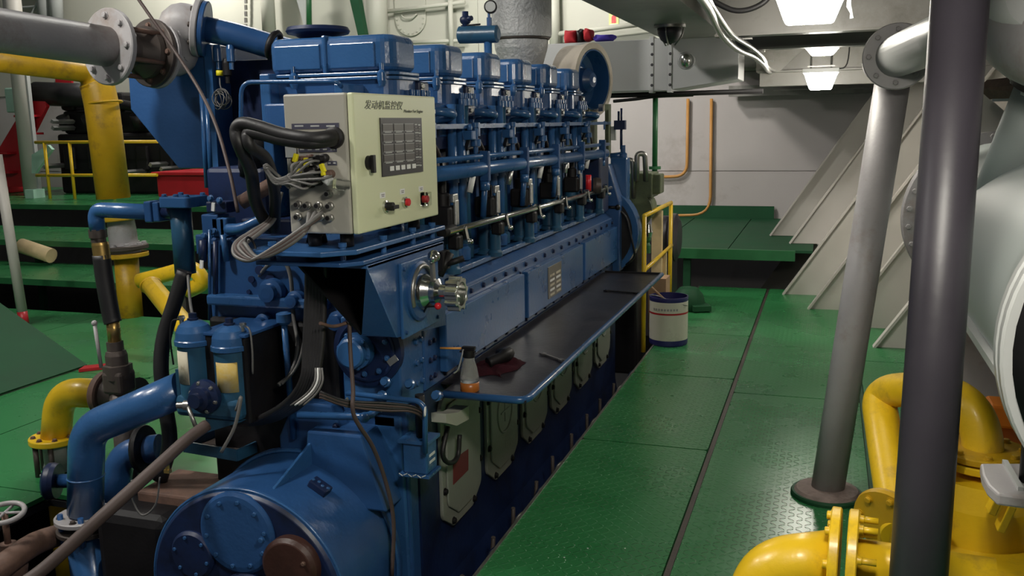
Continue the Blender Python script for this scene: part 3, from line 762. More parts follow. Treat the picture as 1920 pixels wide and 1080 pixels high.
# front face fittings: bosses, flanges, ledge
b = MB(); b.box(-2.26, -1.74, 2.93, 2.99, .98, 1.02); part(b, 'front_ledge', BLUE2, fe, bev=.008)
for px, py, r in ((515, 545, .05), (560, 560, .035), (500, 600, .03), (640, 600, .04)):
    c = at(px, py, y=2.975); q = MB(); q.lathe(c, (0, -1, 0), [(r, 0), (r, .03), (r * .7, .035), (r * .7, .06), (r * .4, .062)], n=18); part(q, 'plug_boss', BLUE, fe)
b = MB(); b.box(at(620, 700, y=2.93).x, at(735, 700, y=2.93).x, 2.93, 2.98, .56, .60); part(b, 'lower_ledge', BLUE, fe)
b = MB(); b.box(-2.13, -1.93, 2.70, 2.97, .60, .92); part(b, 'gear_case_box', BLACK, E, bev=.008)  # black box colour holds its shade; the lid alone stays blue
b = MB(); b.box(-2.135, -1.925, 2.695, 2.97, .92, .932); part(b, 'gear_case_lid', BLUE, E, bev=.003)
b = MB(); b.cyl((-1.86, 2.86, .50), (-1.87, 2.86, .96), .012, n=12); b.lathe((-1.87, 2.86, .94), (0, 0, 1), [(.02, 0), (.028, .01), (.028, .04), (.016, .045)], n=16); part(b, 'oil_filler_pipe', BLUE2, E)
# small tubes along the front
b = MB(); b.tube(bend([at(650, 737, y=2.84), at(785, 752, y=2.84), at(797, 765, y=2.84), at(797, 850, y=2.84)], .04), .010, 10); part(b, 'front_pipe', BLUE2, E)
b = MB(); b.tube(bend([at(560, 778, y=2.80), at(690, 782, y=2.80), at(740, 742, y=3.0)], .03), .014, 10); b.sphere(at(683, 783, y=2.80), .02, 10, 8); part(b, 'cross_pipe', BLUE2, E)
for px, py in ((722, 716), (768, 720), (716, 742), (818, 742)):
    c = at(px, py, y=2.86); q = MB(); q.lathe(c, (.2, -1, .3), [(.02, -.03), (.02, .0), (.013, .003), (.013, .022)], n=8); part(q, 'union_nut', BLUE2, E)
# cast valve block at the crankcase corner
jb = at(790, 850, y=2.90)
b = MB(); b.box(jb.x - .055, jb.x + .04, 2.86, 2.95, jb.z - .065, jb.z + .05); jx = part(b, 'junction_box', BLUE2, E, bev=.006)
b = MB(); b.box(jb.x - .068, jb.x + .05, 2.85, 2.96, jb.z + .05, jb.z + .062); part(b, 'box_lid', BLUE2, jx); b = MB(); b.box(jb.x - .068, jb.x + .05, 2.85, 2.96, jb.z - .075, jb.z - .065); part(b, 'box_flange', BLUE2, jx)
b = MB()
for k in range(6):
    x = jb.x - .06 + .018 * k; b.obox((x, 2.8485, jb.z - .068 + .003 * (k % 2)), (.016, .001, .003), d=((1, 0, .5 if k % 2 else -.6), (0, 1, 0)))
part(b, 'chalk_scribble', PRINTW, jx)
for k in range(2):
    b = MB(); b.box(jb.x + .04, jb.x + .041, 2.88, 2.93, jb.z - .03 + k * .025, jb.z - .02 + k * .025); part(b, 'white_mark', PRINTW, jx)
b = MB(); b.cyl((jb.x, 2.905, jb.z + .06), (jb.x, 2.905, jb.z + .22), .018, n=12); part(b, 'cable_conduit', BLACK, jx)
# cream sensor bracket above door one
sb = at(845, 788, x=XF + .07)
b = MB(); b.slab([at(822, 775, x=XF + .09), at(845, 772, x=XF + .09), at(866, 760, x=XF + .09), at(866, 785, x=XF + .09), at(843, 797, x=XF + .09), at(823, 792, x=XF + .09)], .06); part(b, 'sensor_bracket', CREAM, E, label='cream painted sensor bracket')
b = MB(); b.tube(spline([at(840, 800, x=XF + .06), at(830, 850, x=XF + .06), at(842, 868, x=XF + .06), at(858, 856, x=XF + .06), at(862, 815, x=XF + .06)]), .010, 8); part(b, 'sensor_lead', RUBBER, E)
b = MB(); b.box(XF, XF + .10, 3.30, 3.72, .60, .645); part(b, 'tray_support', OLIVE, E)
# ================================================================ CONTROL CABINET on its bracket
CX0, CX1, CYA, CYB, CZ0, CZ1 = -1.59, -1.375, 2.50, 3.12, 1.325, 1.752
cab = thing('control_cabinet', 'pale yellow-green control cabinet with dark display standing at the engine front', 'control cabinet', ((CX0 + CX1) / 2, 2.8, CZ0 - .05))
b = MB(); b.box(CX0, CX1, CYA, CYB, CZ0, CZ1); part(b, 'body', CABS, cab, bev=.006)
b = MB(); b.box(CX1 + .003, CX1 + .024, CYA + .004, CYB, CZ0, CZ1); dr_ = part(b, 'door', CABG, cab, label='pale yellow-green cabinet door', bev=.005)
DX = CX1 + .024
def dp(px, py, e=0.0): return at(px, py, x=DX + e)
def drect(name, mat, p00, p11, t, parent, bev=0.0):
    a, c = dp(*p00), dp(*p11)
    q = MB(); q.box(DX - .001, DX + t, min(a.y, c.y), max(a.y, c.y), min(a.z, c.z), max(a.z, c.z)); return part(q, name, mat, parent, bev=bev)
A = dp(711, 221); B_ = dp(792, 327)
sy0, sy1, sz1, sz0 = A.y, B_.y, dp(711, 221).z, dp(712, 332).z
q = MB(); q.box(DX, DX + .004, sy0, sy1, sz0, sz1); scr = part(q, 'display_panel', PANELD, dr_, label='dark display panel with twelve grey readouts')
ww = (sy1 - sy0); hh = sz1 - sz0
for r in range(4):
    for c in range(3):
        y0 = sy0 + ww * (.04 + c * .255); z1 = sz1 - hh * (.11 + r * .175)
        q = MB(); q.box(DX + .004, DX + .0055, y0, y0 + ww * .225, z1 - hh * .115, z1); part(q, 'readout', SCREEN, scr)
        q = MB(); q.box(DX + .004, DX + .0052, y0 + ww * .04, y0 + ww * .19, z1 - hh * .145, z1 - hh * .13); q.box(DX + .0045, DX + .0058, y0, y0 + ww * .225, z1, z1 + hh * .008); q.box(DX + .0045, DX + .0058, y0, y0 + ww * .225, z1 - hh * .123, z1 - hh * .115); part(q, 'readout_caption', LGREY, scr)
for k in range(5):
    y0 = sy0 + ww * (.17 + k * .135)
    q = MB(); q.box(DX + .004, DX + .007, y0, y0 + ww * .08, sz0 + hh * .085, sz0 + hh * .165); part(q, 'white_key', PRINTW, scr)
for k in range(16):
    q = MB(); z = sz1 - hh * (.11 + k * .05)
    q.box(DX + .004, DX + .005, sy0 + ww * .81, sy0 + ww * (.86 + .07 * random.random()), z - .004, z); q.box(DX + .004, DX + .005, sy0 + ww * .90, sy0 + ww * .955, z - .006, z - .001); part(q, 'alarm_caption', SCREEN if k % 3 else LGREY, scr)
text_mesh('发动机监控仪', .030, 'title_lettering', PRINTK, dr_, dp(683, 203, .001), (0, 1, 0), (0, 0, 1), .25, xs=1.5)
text_mesh('Monitor For Engine', .0145, 'subtitle_lettering', PRINTK, dr_, dp(757, 211, .001), (0, 1, 0), (0, 0, 1), .25, xs=1.35)
# lock handle, switches, labels
c = dp(690, 305)
q = MB(); q.lathe(c, (1, 0, 0), [(.022, 0), (.022, .012), (.016, .014)], n=20); q.obox(c + Vector((.018, 0, -.004)), (.012, .018, .055)); part(q, 'lock_handle', BLACK, dr_, bev=.002)
c = dp(722, 387)
q = MB(); q.lathe(c, (1, 0, 0), [(.02, 0), (.02, .008), (.016, .01)], n=20); sw = part(q, 'selector_switch', STEEL, dr_)
q = MB(); q.lathe(c, (1, 0, 0), [(.014, .01), (.014, .03)], n=14); q.obox(c + Vector((.034, .004, -.002)), (.01, .04, .012)); part(q, 'knob', BLACK, sw)
c = dp(757, 379)
q = MB(); q.lathe(c, (1, 0, 0), [(.018, 0), (.018, .01), (.015, .012)], n=20); pb = part(q, 'push_button', STEEL, dr_)
q = MB(); q.lathe(c, (1, 0, 0), [(.013, .012), (.013, .02), (.011, .022)], n=18); part(q, 'red_cap', REDP, pb)
c = dp(793, 373)
q = MB(); q.obox(c + Vector((.012, 0, 0)), (.024, .048, .05)); eb = part(q, 'guard_box', GLASS, dr_, bev=.004)
q = MB(); q.lathe(c, (1, 0, 0), [(.013, .001), (.013, .014), (.01, .018)], n=16); part(q, 'stop_button', REDP, eb)
for px, py in ((717, 366), (754, 359), (789, 354)):
    c = dp(px, py); q = MB(); q.obox(c + Vector((.0008, 0, 0)), (.0016, .036, .018)); lb = part(q, 'switch_label', PRINTW, dr_)
    q = MB(); q.obox(c + Vector((.0018, 0, .002)), (.0006, .022, .002)); q.obox(c + Vector((.0018, 0, -.003)), (.0006, .018, .002)); part(q, 'label_line', DARKG, lb)
b = MB(); b.obox((CX1 + .012, CYB + .004, 1.70), (.012, .02, .014)); part(b, 'hinge_pin', PRINTW, cab)
# socket side facing the camera
FY = CYA
def fp_(px, py, e=0.0): return at(px, py, y=FY - e)
def fbox(name, mat, p0, p1, t, parent=cab, label=None):
    a, c = fp_(*p0), fp_(*p1); q = MB(); q.box(min(a.x, c.x), max(a.x, c.x), FY - t, FY + .001, min(a.z, c.z), max(a.z, c.z)); return part(q, name, mat, parent, label)
for p0, p1, n in (((547, 232), (636, 241), 3), ((560, 276), (632, 285), 5), ((614, 302), (632, 310), 2)):
    lab = fbox('socket_label_strip', LABELB, p0, p1, .0015)
    for k in range(n):
        x0 = p0[0] + (p1[0] - p0[0]) * (k + .2) / n; x1 = p0[0] + (p1[0] - p0[0]) * (k + .75) / n; ym = (p0[1] + p1[1]) / 2
        a, c = fp_(x0, ym - 1.6), fp_(x1, ym + 1); q = MB(); q.box(a.x, c.x, FY - .0022, FY - .001, c.z, a.z); part(q, 'strip_lettering', LGREY, lab)
fbox('blank_plate', LGREY, (535, 275), (557, 295), .002)
# big twin plug
c = fp_(628, 258)
q = MB(); q.lathe(c, (0, -1, 0), [(.033, 0), (.033, .012), (.025, .016), (.022, .04), (.01, .045)], n=20); pg = part(q, 'multipole_plug', BLACK, cab)
for dz in (-.006, .006):
    q = MB(); q.obox(c + Vector((.004, -.052, dz * 2)), (.012, .004, .006)); part(q, 'plug_screw', STEEL, pg)
# cable glands
for px, py in ((562, 383), (579, 385), (600, 385), (621, 386), (562, 406), (586, 404), (604, 406), (621, 408), (619, 363)):
    c = fp_(px, py)
    q = MB(); q.lathe(c, (0, -1, 0), [(.0125, 0), (.0125, .010), (.010, .012), (.010, .024)], n=6); gl = part(q, 'cable_gland', DULL, cab)
    q = MB(); q.lathe(c, (0, -1, 0), [(.0068, .024), (.0068, .0255)], n=12); part(q, 'gland_mouth', BLACK, gl)
# upper small sockets with dark sleeves
for k, (px, py) in enumerate(((585, 297), (598, 298), (611, 296), (566, 300), (590, 318), (606, 322), (622, 326), (600, 340), (585, 345))):
    c = fp_(px, py)
    q = MB(); q.lathe(c, (0, -1, 0), [(.013, 0), (.013, .02), (.009, .024), (.009, .05)], n=12); part(q, 'round_socket', BLACK if k % 3 else RUST, cab)
for px, py, ang in ((554, 296, 20), (574, 304, 5), (605, 315, -20), (560, 321, 60), (606, 325, 80)):
    c = fp_(px, py, .055)
    q = MB(); q.obox(c, (.014, .012, .026 if ang < 50 else .012), rot=Matrix.Rotation(math.radians(ang), 3, 'Y')); part(q, 'yellow_wire_tag', YTAG, cab, label='yellow wire tag', bev=.002)
c = fp_(640, 346, .05)
q = MB(); q.obox(c, (.045, .035, .03), rot=Matrix.Rotation(.15, 3, 'Y')); part(q, 'clear_connector', GLASS, cab, bev=.005)
q = MB(); q.obox(fp_(615, 338, .05), (.026, .03, .022), rot=Matrix.Rotation(.6, 3, 'Y')); part(q, 'clear_connector', LGREY, cab, bev=.004)
# feet and bracket plates
for x, y in ((CX0 + .05, CYA + .06), (CX1 - .05, CYA + .06), (CX0 + .05, CYB - .06), (CX1 - .05, CYB - .06)):
    q = MB(); q.cyl((x, y, CZ0 - .045), (x, y, CZ0), .022, n=14); part(q, 'rubber_foot', BLACK, cab)
brk = thing('cabinet_bracket', 'blue shelf bracket carrying the control cabinet off the engine front', 'bracket', (-1.6, 2.8, 1.2))
b = MB(); b.prism([(-1.72, 2.42), (-1.44, 2.42), (-1.36, 2.50), (-1.36, 3.2), (-1.72, 3.2)], 'z', 1.262, 1.278); part(b, 'top_plate', BLUE2, brk, bev=.003)
b = MB(); b.prism([(-1.70, 2.46), (-1.40, 2.46), (-1.35, 2.52), (-1.35, 3.16), (-1.70, 3.16)], 'z', 1.226, 1.240); part(b, 'lower_plate', BLUE, brk, bev=.003)
for x, y in ((-1.42, 2.52), (-1.38, 2.72), (-1.38, 2.95), (-1.38, 3.12), (-1.66, 2.5)):
    q = MB(); q.lathe((x, y, 1.226), (0, 0, 1), [(.010, 0), (.010, .056), (.014, .057), (.014, .07)], n=8); part(q, 'spacer_bolt', BLUE2, brk)

# governor stand: folded sheet hopper under the bracket
gs = thing('governor_stand', 'blue folded sheet metal governor stand below the control cabinet', 'stand', (-1.45, 2.9, .93))
X1 = -1.352
Pg = [(2.545, 1.222), (3.16, 1.222), (3.16, .905), (2.735, .952)]
b = MB(); b.prism(Pg, 'x', X1 - .012, X1); part(b, 'side_plate', BLUE, gs, label='blue side plate', bev=.003)
b = MB(); b.slab([(X1, 2.545, 1.222), (X1 - .13, 2.735, .955), (X1, 2.735, .952)], .008); part(b, 'front_fold', BLUE2, gs)
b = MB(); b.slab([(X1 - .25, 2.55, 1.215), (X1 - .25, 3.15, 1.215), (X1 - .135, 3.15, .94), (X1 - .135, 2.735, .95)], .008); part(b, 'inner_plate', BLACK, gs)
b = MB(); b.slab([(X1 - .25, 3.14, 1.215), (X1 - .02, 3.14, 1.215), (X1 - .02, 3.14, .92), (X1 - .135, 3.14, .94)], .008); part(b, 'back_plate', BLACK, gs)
b = MB(); b.slab([(X1, 2.735, .952), (X1, 3.16, .905), (X1 - .13, 3.16, .905), (X1 - .13, 2.735, .952)], .008); part(b, 'bottom_plate', BLUE, gs)
b = MB(); b.slab([(X1, 2.545, 1.216), (X1, 3.16, 1.216), (X1 - .25, 3.16, 1.216), (X1 - .25, 2.545, 1.216)], .008); part(b, 'top_fold', BLUE2, gs)
b = MB(); b.box(X1, X1 + .012, 2.765, 3.075, .935, 1.195); fpl = part(b, 'face_plate', BLUE2, gs, bev=.003)
for y, z in ((2.785, .955), (3.055, .955), (2.785, 1.175), (3.055, 1.175)): bolt(fpl, (X1 + .012, y, z), (1, 0, 0), .009, BLUE)
# quadrant, lever, hub and knurled handwheel
hc = at(785, 545, x=X1 + .012)
b = MB(); b.lathe(hc, (1, 0, 0), [(.105, 0), (.105, .01), (.095, .014)], n=40); part(b, 'dial_disc', BLUE, gs)
b = MB(); b.ring(hc + Vector((.016, 0, 0)), (1, 0, 0), .088, .009, 24, 6, a0=-.2, a1=math.pi * .9)
part(b, 'toothed_quadrant', DULL, gs)
b = MB(); b.lathe(hc, (1, 0, 0), [(.062, .01), (.06, .03), (.045, .055), (.045, .075), (.026, .085), (.024, .12)], n=28); part(b, 'hub', STEEL, gs)
b = MB(); b.obox(hc + Vector((.06, -.008, .055)), (.014, .022, .13), rot=Matrix.Rotation(.06, 3, 'X')); part(b, 'lever', DULL, gs, bev=.003)
b = MB(); b.sphere(hc + Vector((.065, -.006, .125)), .022, 16, 12); b.sphere(hc + Vector((.07, -.028, .12)), .017, 14, 10); part(b, 'lever_ball', STEEL, gs)
whl = hc + Vector((.118, 0, -.005))
prof = []
for k in range(64):
    t = 2 * math.pi * k / 64; r = .056 + .005 * (1 if math.sin(9 * t) > .2 else -1)
    prof.append((whl.y + r * math.cos(t), whl.z + r * math.sin(t)))
inn = [(whl.y + .041 * math.cos(2 * math.pi * k / 64), whl.z + .041 * math.sin(2 * math.pi * k / 64)) for k in range(64)]
b = MB(); n = 64; vs = [(whl.x, p[0], p[1]) for p in prof] + [(whl.x + .045, p[0], p[1]) for p in prof] + [(whl.x + .045, p[0], p[1]) for p in inn] + [(whl.x + .008, p[0], p[1]) for p in inn]
fs = []
for k in range(3): fs += [(k * n + i, k * n + (i + 1) % n, (k + 1) * n + (i + 1) % n, (k + 1) * n + i) for i in range(n)]
fs += [tuple(range(n - 1, -1, -1)), tuple(range(3 * n, 4 * n))]
b.add(vs, fs); part(b, 'knurled_handwheel', STEEL, gs, label='bright knurled handwheel', bev=.0015)
b = MB(); b.sphere(at(821, 574, x=X1 + .10), .0125, 14, 10); part(b, 'red_knob', REDP, gs, label='small red ball knob')
b = MB(); b.tube([at(821, 574, x=X1 + .10), at(800, 575, x=X1 + .05), at(792, 590, x=X1 + .01)], .004, 6); part(b, 'knob_stalk', BLACK, gs)
b = MB(); b.box(X1 - .03, X1 + .02, 3.10, 3.17, 1.12, 1.19); b.cyl((X1 + .02, 3.13, 1.14), (X1 + .08, 3.16, 1.16), .012, n=10); b.cyl((X1, 3.11, 1.10), (X1 + .03, 3.15, 1.18), .016, n=10); part(b, 'limit_switch', BLACK, gs)

# ================================================================ SIDE TRAY with tools
TZ, TX0, TX1, TY0, TY1 = .65, -1.418, -1.012, 3.085, 6.02
tr = thing('side_tray', 'long black tray shelf with blue tube edge along the engine side', 'tray', (-1.2, 4.5, TZ - .03))
b = MB(); b.box(TX0 + .06, TX1, TY0, TY1, TZ - .008, TZ); b.box(TX0 + .005, TX0 + .06, TY0 + .15, TY1, TZ - .008, TZ); part(b, 'tray_plate', TRAYM, tr)
b = MB(); b.tube(bend([(TX0 + .08, TY0, TZ), (TX1, TY0, TZ), (TX1, TY1, TZ)], .05), .0145, 12); part(b, 'tube_edge', BLUE2, tr, label='blue tube rim')
b = MB(); b.box(TX0 + .02, TX1, TY1 - .004, TY1 + .004, TZ - .01, TZ + .012); part(b, 'end_lip', BLACK, tr)
for y in (3.5, 4.4, 5.3):
    b = MB(); b.prism([(TX0, TZ - .01), (TX1 - .05, TZ - .01), (TX0, TZ - .045)], 'y', y, y + .01); part(b, 'shelf_bracket', NAVY, tr)
# rag
rg = at(930, 690, z=TZ)
b = MB(); NU, NV = 28, 18; vs = []; fs = []
rr_ = random.Random(3)
for j in range(NV + 1):
    for i in range(NU + 1):
        u = i / NU * 2 - 1; v = j / NV * 2 - 1
        k = max(0, 1 - (u * u) ** 1.5) * max(0, 1 - (v * v) ** 1.5)
        h = .042 * k * (.65 + .35 * math.sin(7 * u + 3 * math.sin(4 * v)) * math.cos(5 * v + 2 * u)) + .002
        w = 1 + .12 * math.sin(5 * u + 2) * (1 if abs(v) > .8 else .3)
        vs.append((rg.x + .085 * v * w + .02 * math.sin(3 * u), rg.y + .13 * u + .02 * math.sin(4 * v), TZ + h))
for j in range(NV):
    for i in range(NU):
        a = j * (NU + 1) + i; fs.append((a, a + 1, a + NU + 2, a + NU + 1))
b.add(vs, fs, True); single(b, 'cleaning_rag', CLOTH, 'crumpled dark maroon rag lying on the black tray', 'rag')
b = MB(); b.tube(spline([rg + Vector((-.02, -.04, .03)), rg + Vector((.03, .02, .048)), rg + Vector((.02, .09, .044)), rg + Vector((-.03, .13, .03))]), [.024] * 6 + [.03] * 6 + [.022] * 7, 10)
single(b, 'work_glove', BLACK, 'black work glove bunched on top of the maroon rag', 'glove', loc=rg + Vector((0, 0, .02)))
# oil bottle with pump spout
ob = at(881, 733, z=TZ)
bt = thing('oil_bottle', 'clear plastic bottle with amber oil and spout at the tray corner', 'bottle', ob)
b = MB(); b.lathe(ob, (0, 0, 1), [(0.0362, 0.0385), (0.0356, 0.0575), (0.0299, 0.0920), (0.0213, 0.1207), (0.0213, 0.1380)], n=28, soft=True); part(b, 'bottle_body', CLEARP, bt)
b = MB(); b.lathe(ob, (0, 0, 1), [(0.0333, 0.0), (0.0368, 0.0046), (0.0362, 0.0384)], n=24, soft=True); part(b, 'oil', AMBER, bt, label='amber oil')
b = MB(); b.lathe(ob, (0, 0, 1), [(0.0230, 0.1334), (0.0230, 0.1610), (0.0138, 0.1644)], n=18); b.obox(ob + Vector((.0, 0, .168)), (.05, .02, .012)); b.obox(ob + Vector((-.005, 0, .154)), (.06, .016, .006)); part(b, 'pump_cap', BLACK, bt)
b = MB(); b.cyl(ob + Vector((-.03, 0, .165)), ob + Vector((-.115, -.005, .162)), .0045, n=8); part(b, 'orange_nozzle', WOOD, bt, label='thin orange nozzle')
b = MB(); b.tube(spline([ob + Vector((-.018, -.01, .165)), ob + Vector((-.024, -.02, .13)), ob + Vector((-.034, -.03, .09)), ob + Vector((-.05, -.035, .075))]), .004, 6); part(b, 'trigger', ALU, bt)
# spanners
def spanner(p0, p1, mat, lab, w=.011, wid=.026):
    a, c = at(*p0, z=TZ + .006), at(*p1, z=TZ + .006); d = (c - a); dn = d.normalized(); sd = dn.cross(Vector((0, 0, 1)))
    q = MB(); q.bar(a, c, w, .006)
    for e, s in ((a, -1), (c, 1)):
        pts = []
        for k in range(14):
            t = math.radians(40 + 280 * k / 13); pts.append(e + dn * (s * wid * .55 * -math.cos(t)) * -1 + sd * (wid * .5 * math.sin(t)))
        q.slab([e - dn * s * wid * .5 + sd * wid * .22, e + sd * wid * .5, e + dn * s * wid * .75 + sd * wid * .42, e + dn * s * wid * .35 + sd * wid * .16, e + dn * s * wid * .35 - sd * wid * .16, e + dn * s * wid * .75 - sd * wid * .42, e - sd * wid * .5, e - dn * s * wid * .5 - sd * wid * .22], .008)
    single(q, 'spanner', mat, lab, 'spanner')
spanner((1020, 664), (1052, 675), DULL, 'short steel open-ended spanner on the tray edge')
spanner((1140, 545), (1192, 549), BLACK, 'long black spanner lying near the far end of the tray', .016, .032)

# ================================================================ TWIN OIL FILTER
fy = 2.72
fl = thing('twin_oil_filter', 'twin blue oil filter with stained paper labels beside the engine front', 'oil filter', at(400, 770, y=fy))
for (tx, ty, by), pm in (((377, 604, 728), None), ((440, 612, 728), None)):
    pass
for k, (cx_, ctop, cbot) in enumerate(((373, 638, 740), (440, 648, 745))):
    c0 = at(cx_, cbot, y=fy); c1_ = at(cx_, ctop, y=fy); r = .067
    H_ = c1_.z - c0.z; o = Vector((c0.x, fy, c0.z))
    b = MB(); b.lathe(o, (0, 0, 1), [(r * .93, -.02), (r * .93, H_)], n=36); cn = part(b, 'canister', TEAL, fl)
    b = MB(); b.lathe(o + Vector((0, 0, H_)), (0, 0, 1), [(r * 1.06, -.012), (r * 1.06, .004), (r * 1.0, .008), (r * .95, .035), (r * .78, .058), (r * .45, .072), (r * .3, .075)], n=36); part(b, 'dome_lid', BLUE2, cn)
    b = MB(); b.lathe(o + Vector((0, 0, H_ + .07)), (0, 0, 1), [(r * .3, 0), (r * .3, .012), (r * .22, .014), (r * .22, .03)], n=6); part(b, 'lid_nut', NAVY, cn)
    # wrapped paper label
    rl = r * .93 + .0015; a0, a1 = ((-135, -78) if k == 0 else (-115, -38)); vs = []; fs = []; m = 14
    for i in range(m + 1):
        t = math.radians(a0 + (a1 - a0) * i / m)
        for z in (.055, H_ - .03): vs.append((o.x + rl * math.cos(t), o.y + rl * math.sin(t), o.z + z - (.02 if k else .0)))
    fs = [(2 * i, 2 * i + 2, 2 * i + 3, 2 * i + 1) for i in range(m)]
    lb = part(MB().add(vs, fs, True), 'paper_label', PAPER if k == 0 else PAPERY, cn, label='stained paper label' if k == 0 else 'yellowed paper label')
    so = lb.modifiers.new('thick', 'SOLIDIFY'); so.thickness = .001
    # vent cock and thin pipe
    v = o + Vector((-.05 if k == 0 else .055, 0, H_ + .055))
    b = MB(); b.lathe(v, (0, 0, 1), [(.008, 0), (.008, .02), (.012, .021), (.012, .032)], n=8); b.cyl(v + Vector((0, 0, .015)), v + Vector((.02, -.01, .03)), .005, n=6); part(b, 'vent_cock', STEEL, cn)
    s = -1 if k == 0 else 1
    b = MB(); b.tube(spline([v + Vector((0, 0, .02)), v + Vector((s * .035, -.01, .01)), v + Vector((s * .045, -.015, -.06)), v + Vector((s * .04, -.015, -.15))]), .0035, 6); part(b, 'vent_pipe', BLACK if k == 0 else WIRE, cn)
c0 = at(408, 755, y=fy)
b = MB(); b.box(c0.x - .14, c0.x + .135, fy - .065, fy + .065, c0.z - .045, c0.z + .035); part(b, 'filter_base', TEAL, fl, bev=.02)
b = MB(); b.prism([(c0.x - .02, c0.z - .045), (c0.x + .135, c0.z - .045), (c0.x - .02, c0.z - .10)], 'y', fy - .05, fy + .05); part(b, 'base_web', TEAL, fl)
cv = at(388, 742, y=fy - .07)
b = MB(); b.lathe(cv, (0, -1, 0), [(.062, 0), (.062, .02), (.042, .03), (.042, .05), (.026, .055), (.026, .075)], n=28); cvp = part(b, 'changeover_valve', NAVY, fl)
bolt_circle(cvp, cv + Vector((0, -.022, 0)), (0, -1, 0), .052, .009, 6, DULL)
b = MB(); b.cyl(cv + Vector((-.03, -.07, -.02)), cv + Vector((.012, -.085, -.095)), .0075, n=8); part(b, 'valve_handle', DULL, cvp)
b = MB(); b.lathe(cv + Vector((-.03, -.06, -.02)), (-1, -.3, 0), [(.018, 0), (.018, .02), (.012, .022), (.012, .045)], n=8); part(b, 'plug_union', DULL, cvp)
b = MB(); b.box(c0.x - .16, c0.x - .145, fy - .02, fy + .02, c0.z - .04, c0.z + .12); part(b, 'clamp_strap', TEAL, fl)
# tray under the filter
dt = thing('drip_tray', 'dark teal drip tray hanging below the twin oil filter', 'drip tray', at(430, 850, y=2.62))
P_ = [at(345, 845, z=.40), at(445, 862, z=.40), at(533, 822, z=.40), at(440, 805, z=.40)]
b = MB(); b.slab(P_, .008); part(b, 'tray_floor', DIRTY, dt)
for i in range(4):
    a, c = P_[i], P_[(i + 1) % 4]
    b = MB(); b.slab([a + Vector((0, 0, -.005)), c + Vector((0, 0, -.005)), c + Vector((0, 0, .04)), a + Vector((0, 0, .04))], .008); part(b, 'tray_side', TEAL, dt)
# ================================================================ LEFT SIDE: pipes by the engine
GZ = at(0, 57, y=3.1); gx = GZ.x
# big grey pipe with flanges, valve and elbow
gp_ = thing('grey_cooling_pipe', 'large grey flanged cooling pipe with rusty valve crossing the top left corner', 'pipe', (gx, 3.2, 2.0))
e1 = at(205, 88, y=3.6); d0 = (e1 - at(0, 57, y=3.08)).normalized()
st_ = at(0, 57, y=3.08) - d0 * 1.5
b = MB(); b.cyl(st_, e1, .092, n=36); part(b, 'pipe_run', GREY, gp_)
flange(gp_, e1, -d0, .178, .03, GREY, 8, .018, GREY)
v0 = e1 + d0 * .02; v1 = e1 + d0 * .30
b = MB(); b.lathe(v0, d0, [(.12, 0), (.085, .05), (.085, .10), (.125, .17), (.125, .20)], n=32); vb = part(b, 'valve_body', DIRTY, gp_, label='oily brown valve body')
for k in range(5):
    t = 2 * math.pi * k / 5; u, v, w = basis(d0)
    b = MB(); b.cyl(v0 + (u * math.cos(t) + v * math.sin(t)) * .12, v0 + d0 * .2 + (u * math.cos(t) + v * math.sin(t)) * .12, .012, n=8); part(b, 'stud_bolt', RUST, vb)
flange(gp_, v0 + d0 * .22, -d0, .165, .025, DIRTY, 8, .016, RUST)
flange(gp_, v0 + d0 * .25, -d0, .168, .02, GREY, 0)
f2 = at(372, 52, y=3.98); d1 = Vector((.86, .42, -.16)).normalized()
pts = spline([v0 + d0 * .26, v0 + d0 * .36 + Vector((.02, 0, .01)), f2 - d1 * .09, f2], 8)
b = MB(); b.tube(pts, .098, 28); part(b, 'elbow', GREY, gp_)
flange(gp_, f2, -d1, .142, .03, GREY, 8, .017, DIRTY)
# blue pipe going on to the engine
bpp = thing('blue_cooling_pipe', 'thick blue pipe sloping from the grey flange to the first cylinder', 'pipe', f2)
e2 = Vector((-2.14, 4.25, 1.93))
b = MB(); b.tube(bend([f2 + d1 * .015, at(440, 66, y=4.05), at(525, 92, y=4.15), e2], .1), .062, 24); part(b, 'pipe_run', BLUE, bpp)
flange(bpp, f2 + d1 * .03, d1, .135, .026, BLUE, 0)
q = at(514, 85, y=4.0); b = MB(); b.ring(q, (.9, .15, -.35), .062, .016, 20, 6); part(b, 'hose_clamp', BLACK, bpp)

# blue cooler box
ck = thing('air_cooler', 'big blue air cooler casing with a tapered foot left of the engine', 'cooler', (-3.0, 4.2, 1.3))
cyy = 4.02
pc_ = [at(a, c, y=cyy) for a, c in ((238, 110), (245, 205), (335, 316), (409, 316), (394, 84), (330, 60))]
b = MB(); b.prism([(p.x, p.z) for p in pc_], 'y', cyy, cyy + .55); part(b, 'casing', BLUE, ck, bev=.006)
b = MB(); b.slab([pc_[3] + Vector((.012, -.01, -.02)), pc_[4] + Vector((.012, -.01, 0)), pc_[4] + Vector((-.03, -.01, 0)), pc_[3] + Vector((-.03, -.01, -.02))], .008); part(b, 'corner_strip', BLUE2, ck)
b = MB(); b.box(pc_[3].x, XL, cyy + .15, cyy + .5, pc_[3].z + .05, 2.0); part(b, 'inlet_duct', NAVY, ck, bev=.01)
for k, (px, py) in enumerate(((407, 92), (432, 92), (425, 118))):
    c = at(px, py, y=cyy + .0); q = MB(); q.lathe(c, (0, 0, -1), [(.016, -.02), (.022, 0), (.022, .06), (.012, .065), (.012, .1)], n=12); part(q, 'sensor_probe', BLUE2 if k < 2 else BLACK, ck)
q = MB(); q.cyl(at(412, 132, y=cyy), at(412, 142, y=cyy), .018, n=10); part(q, 'yellow_sensor_band', YTAG, ck)
c = at(418, 186, y=cyy - .03)
q = MB()
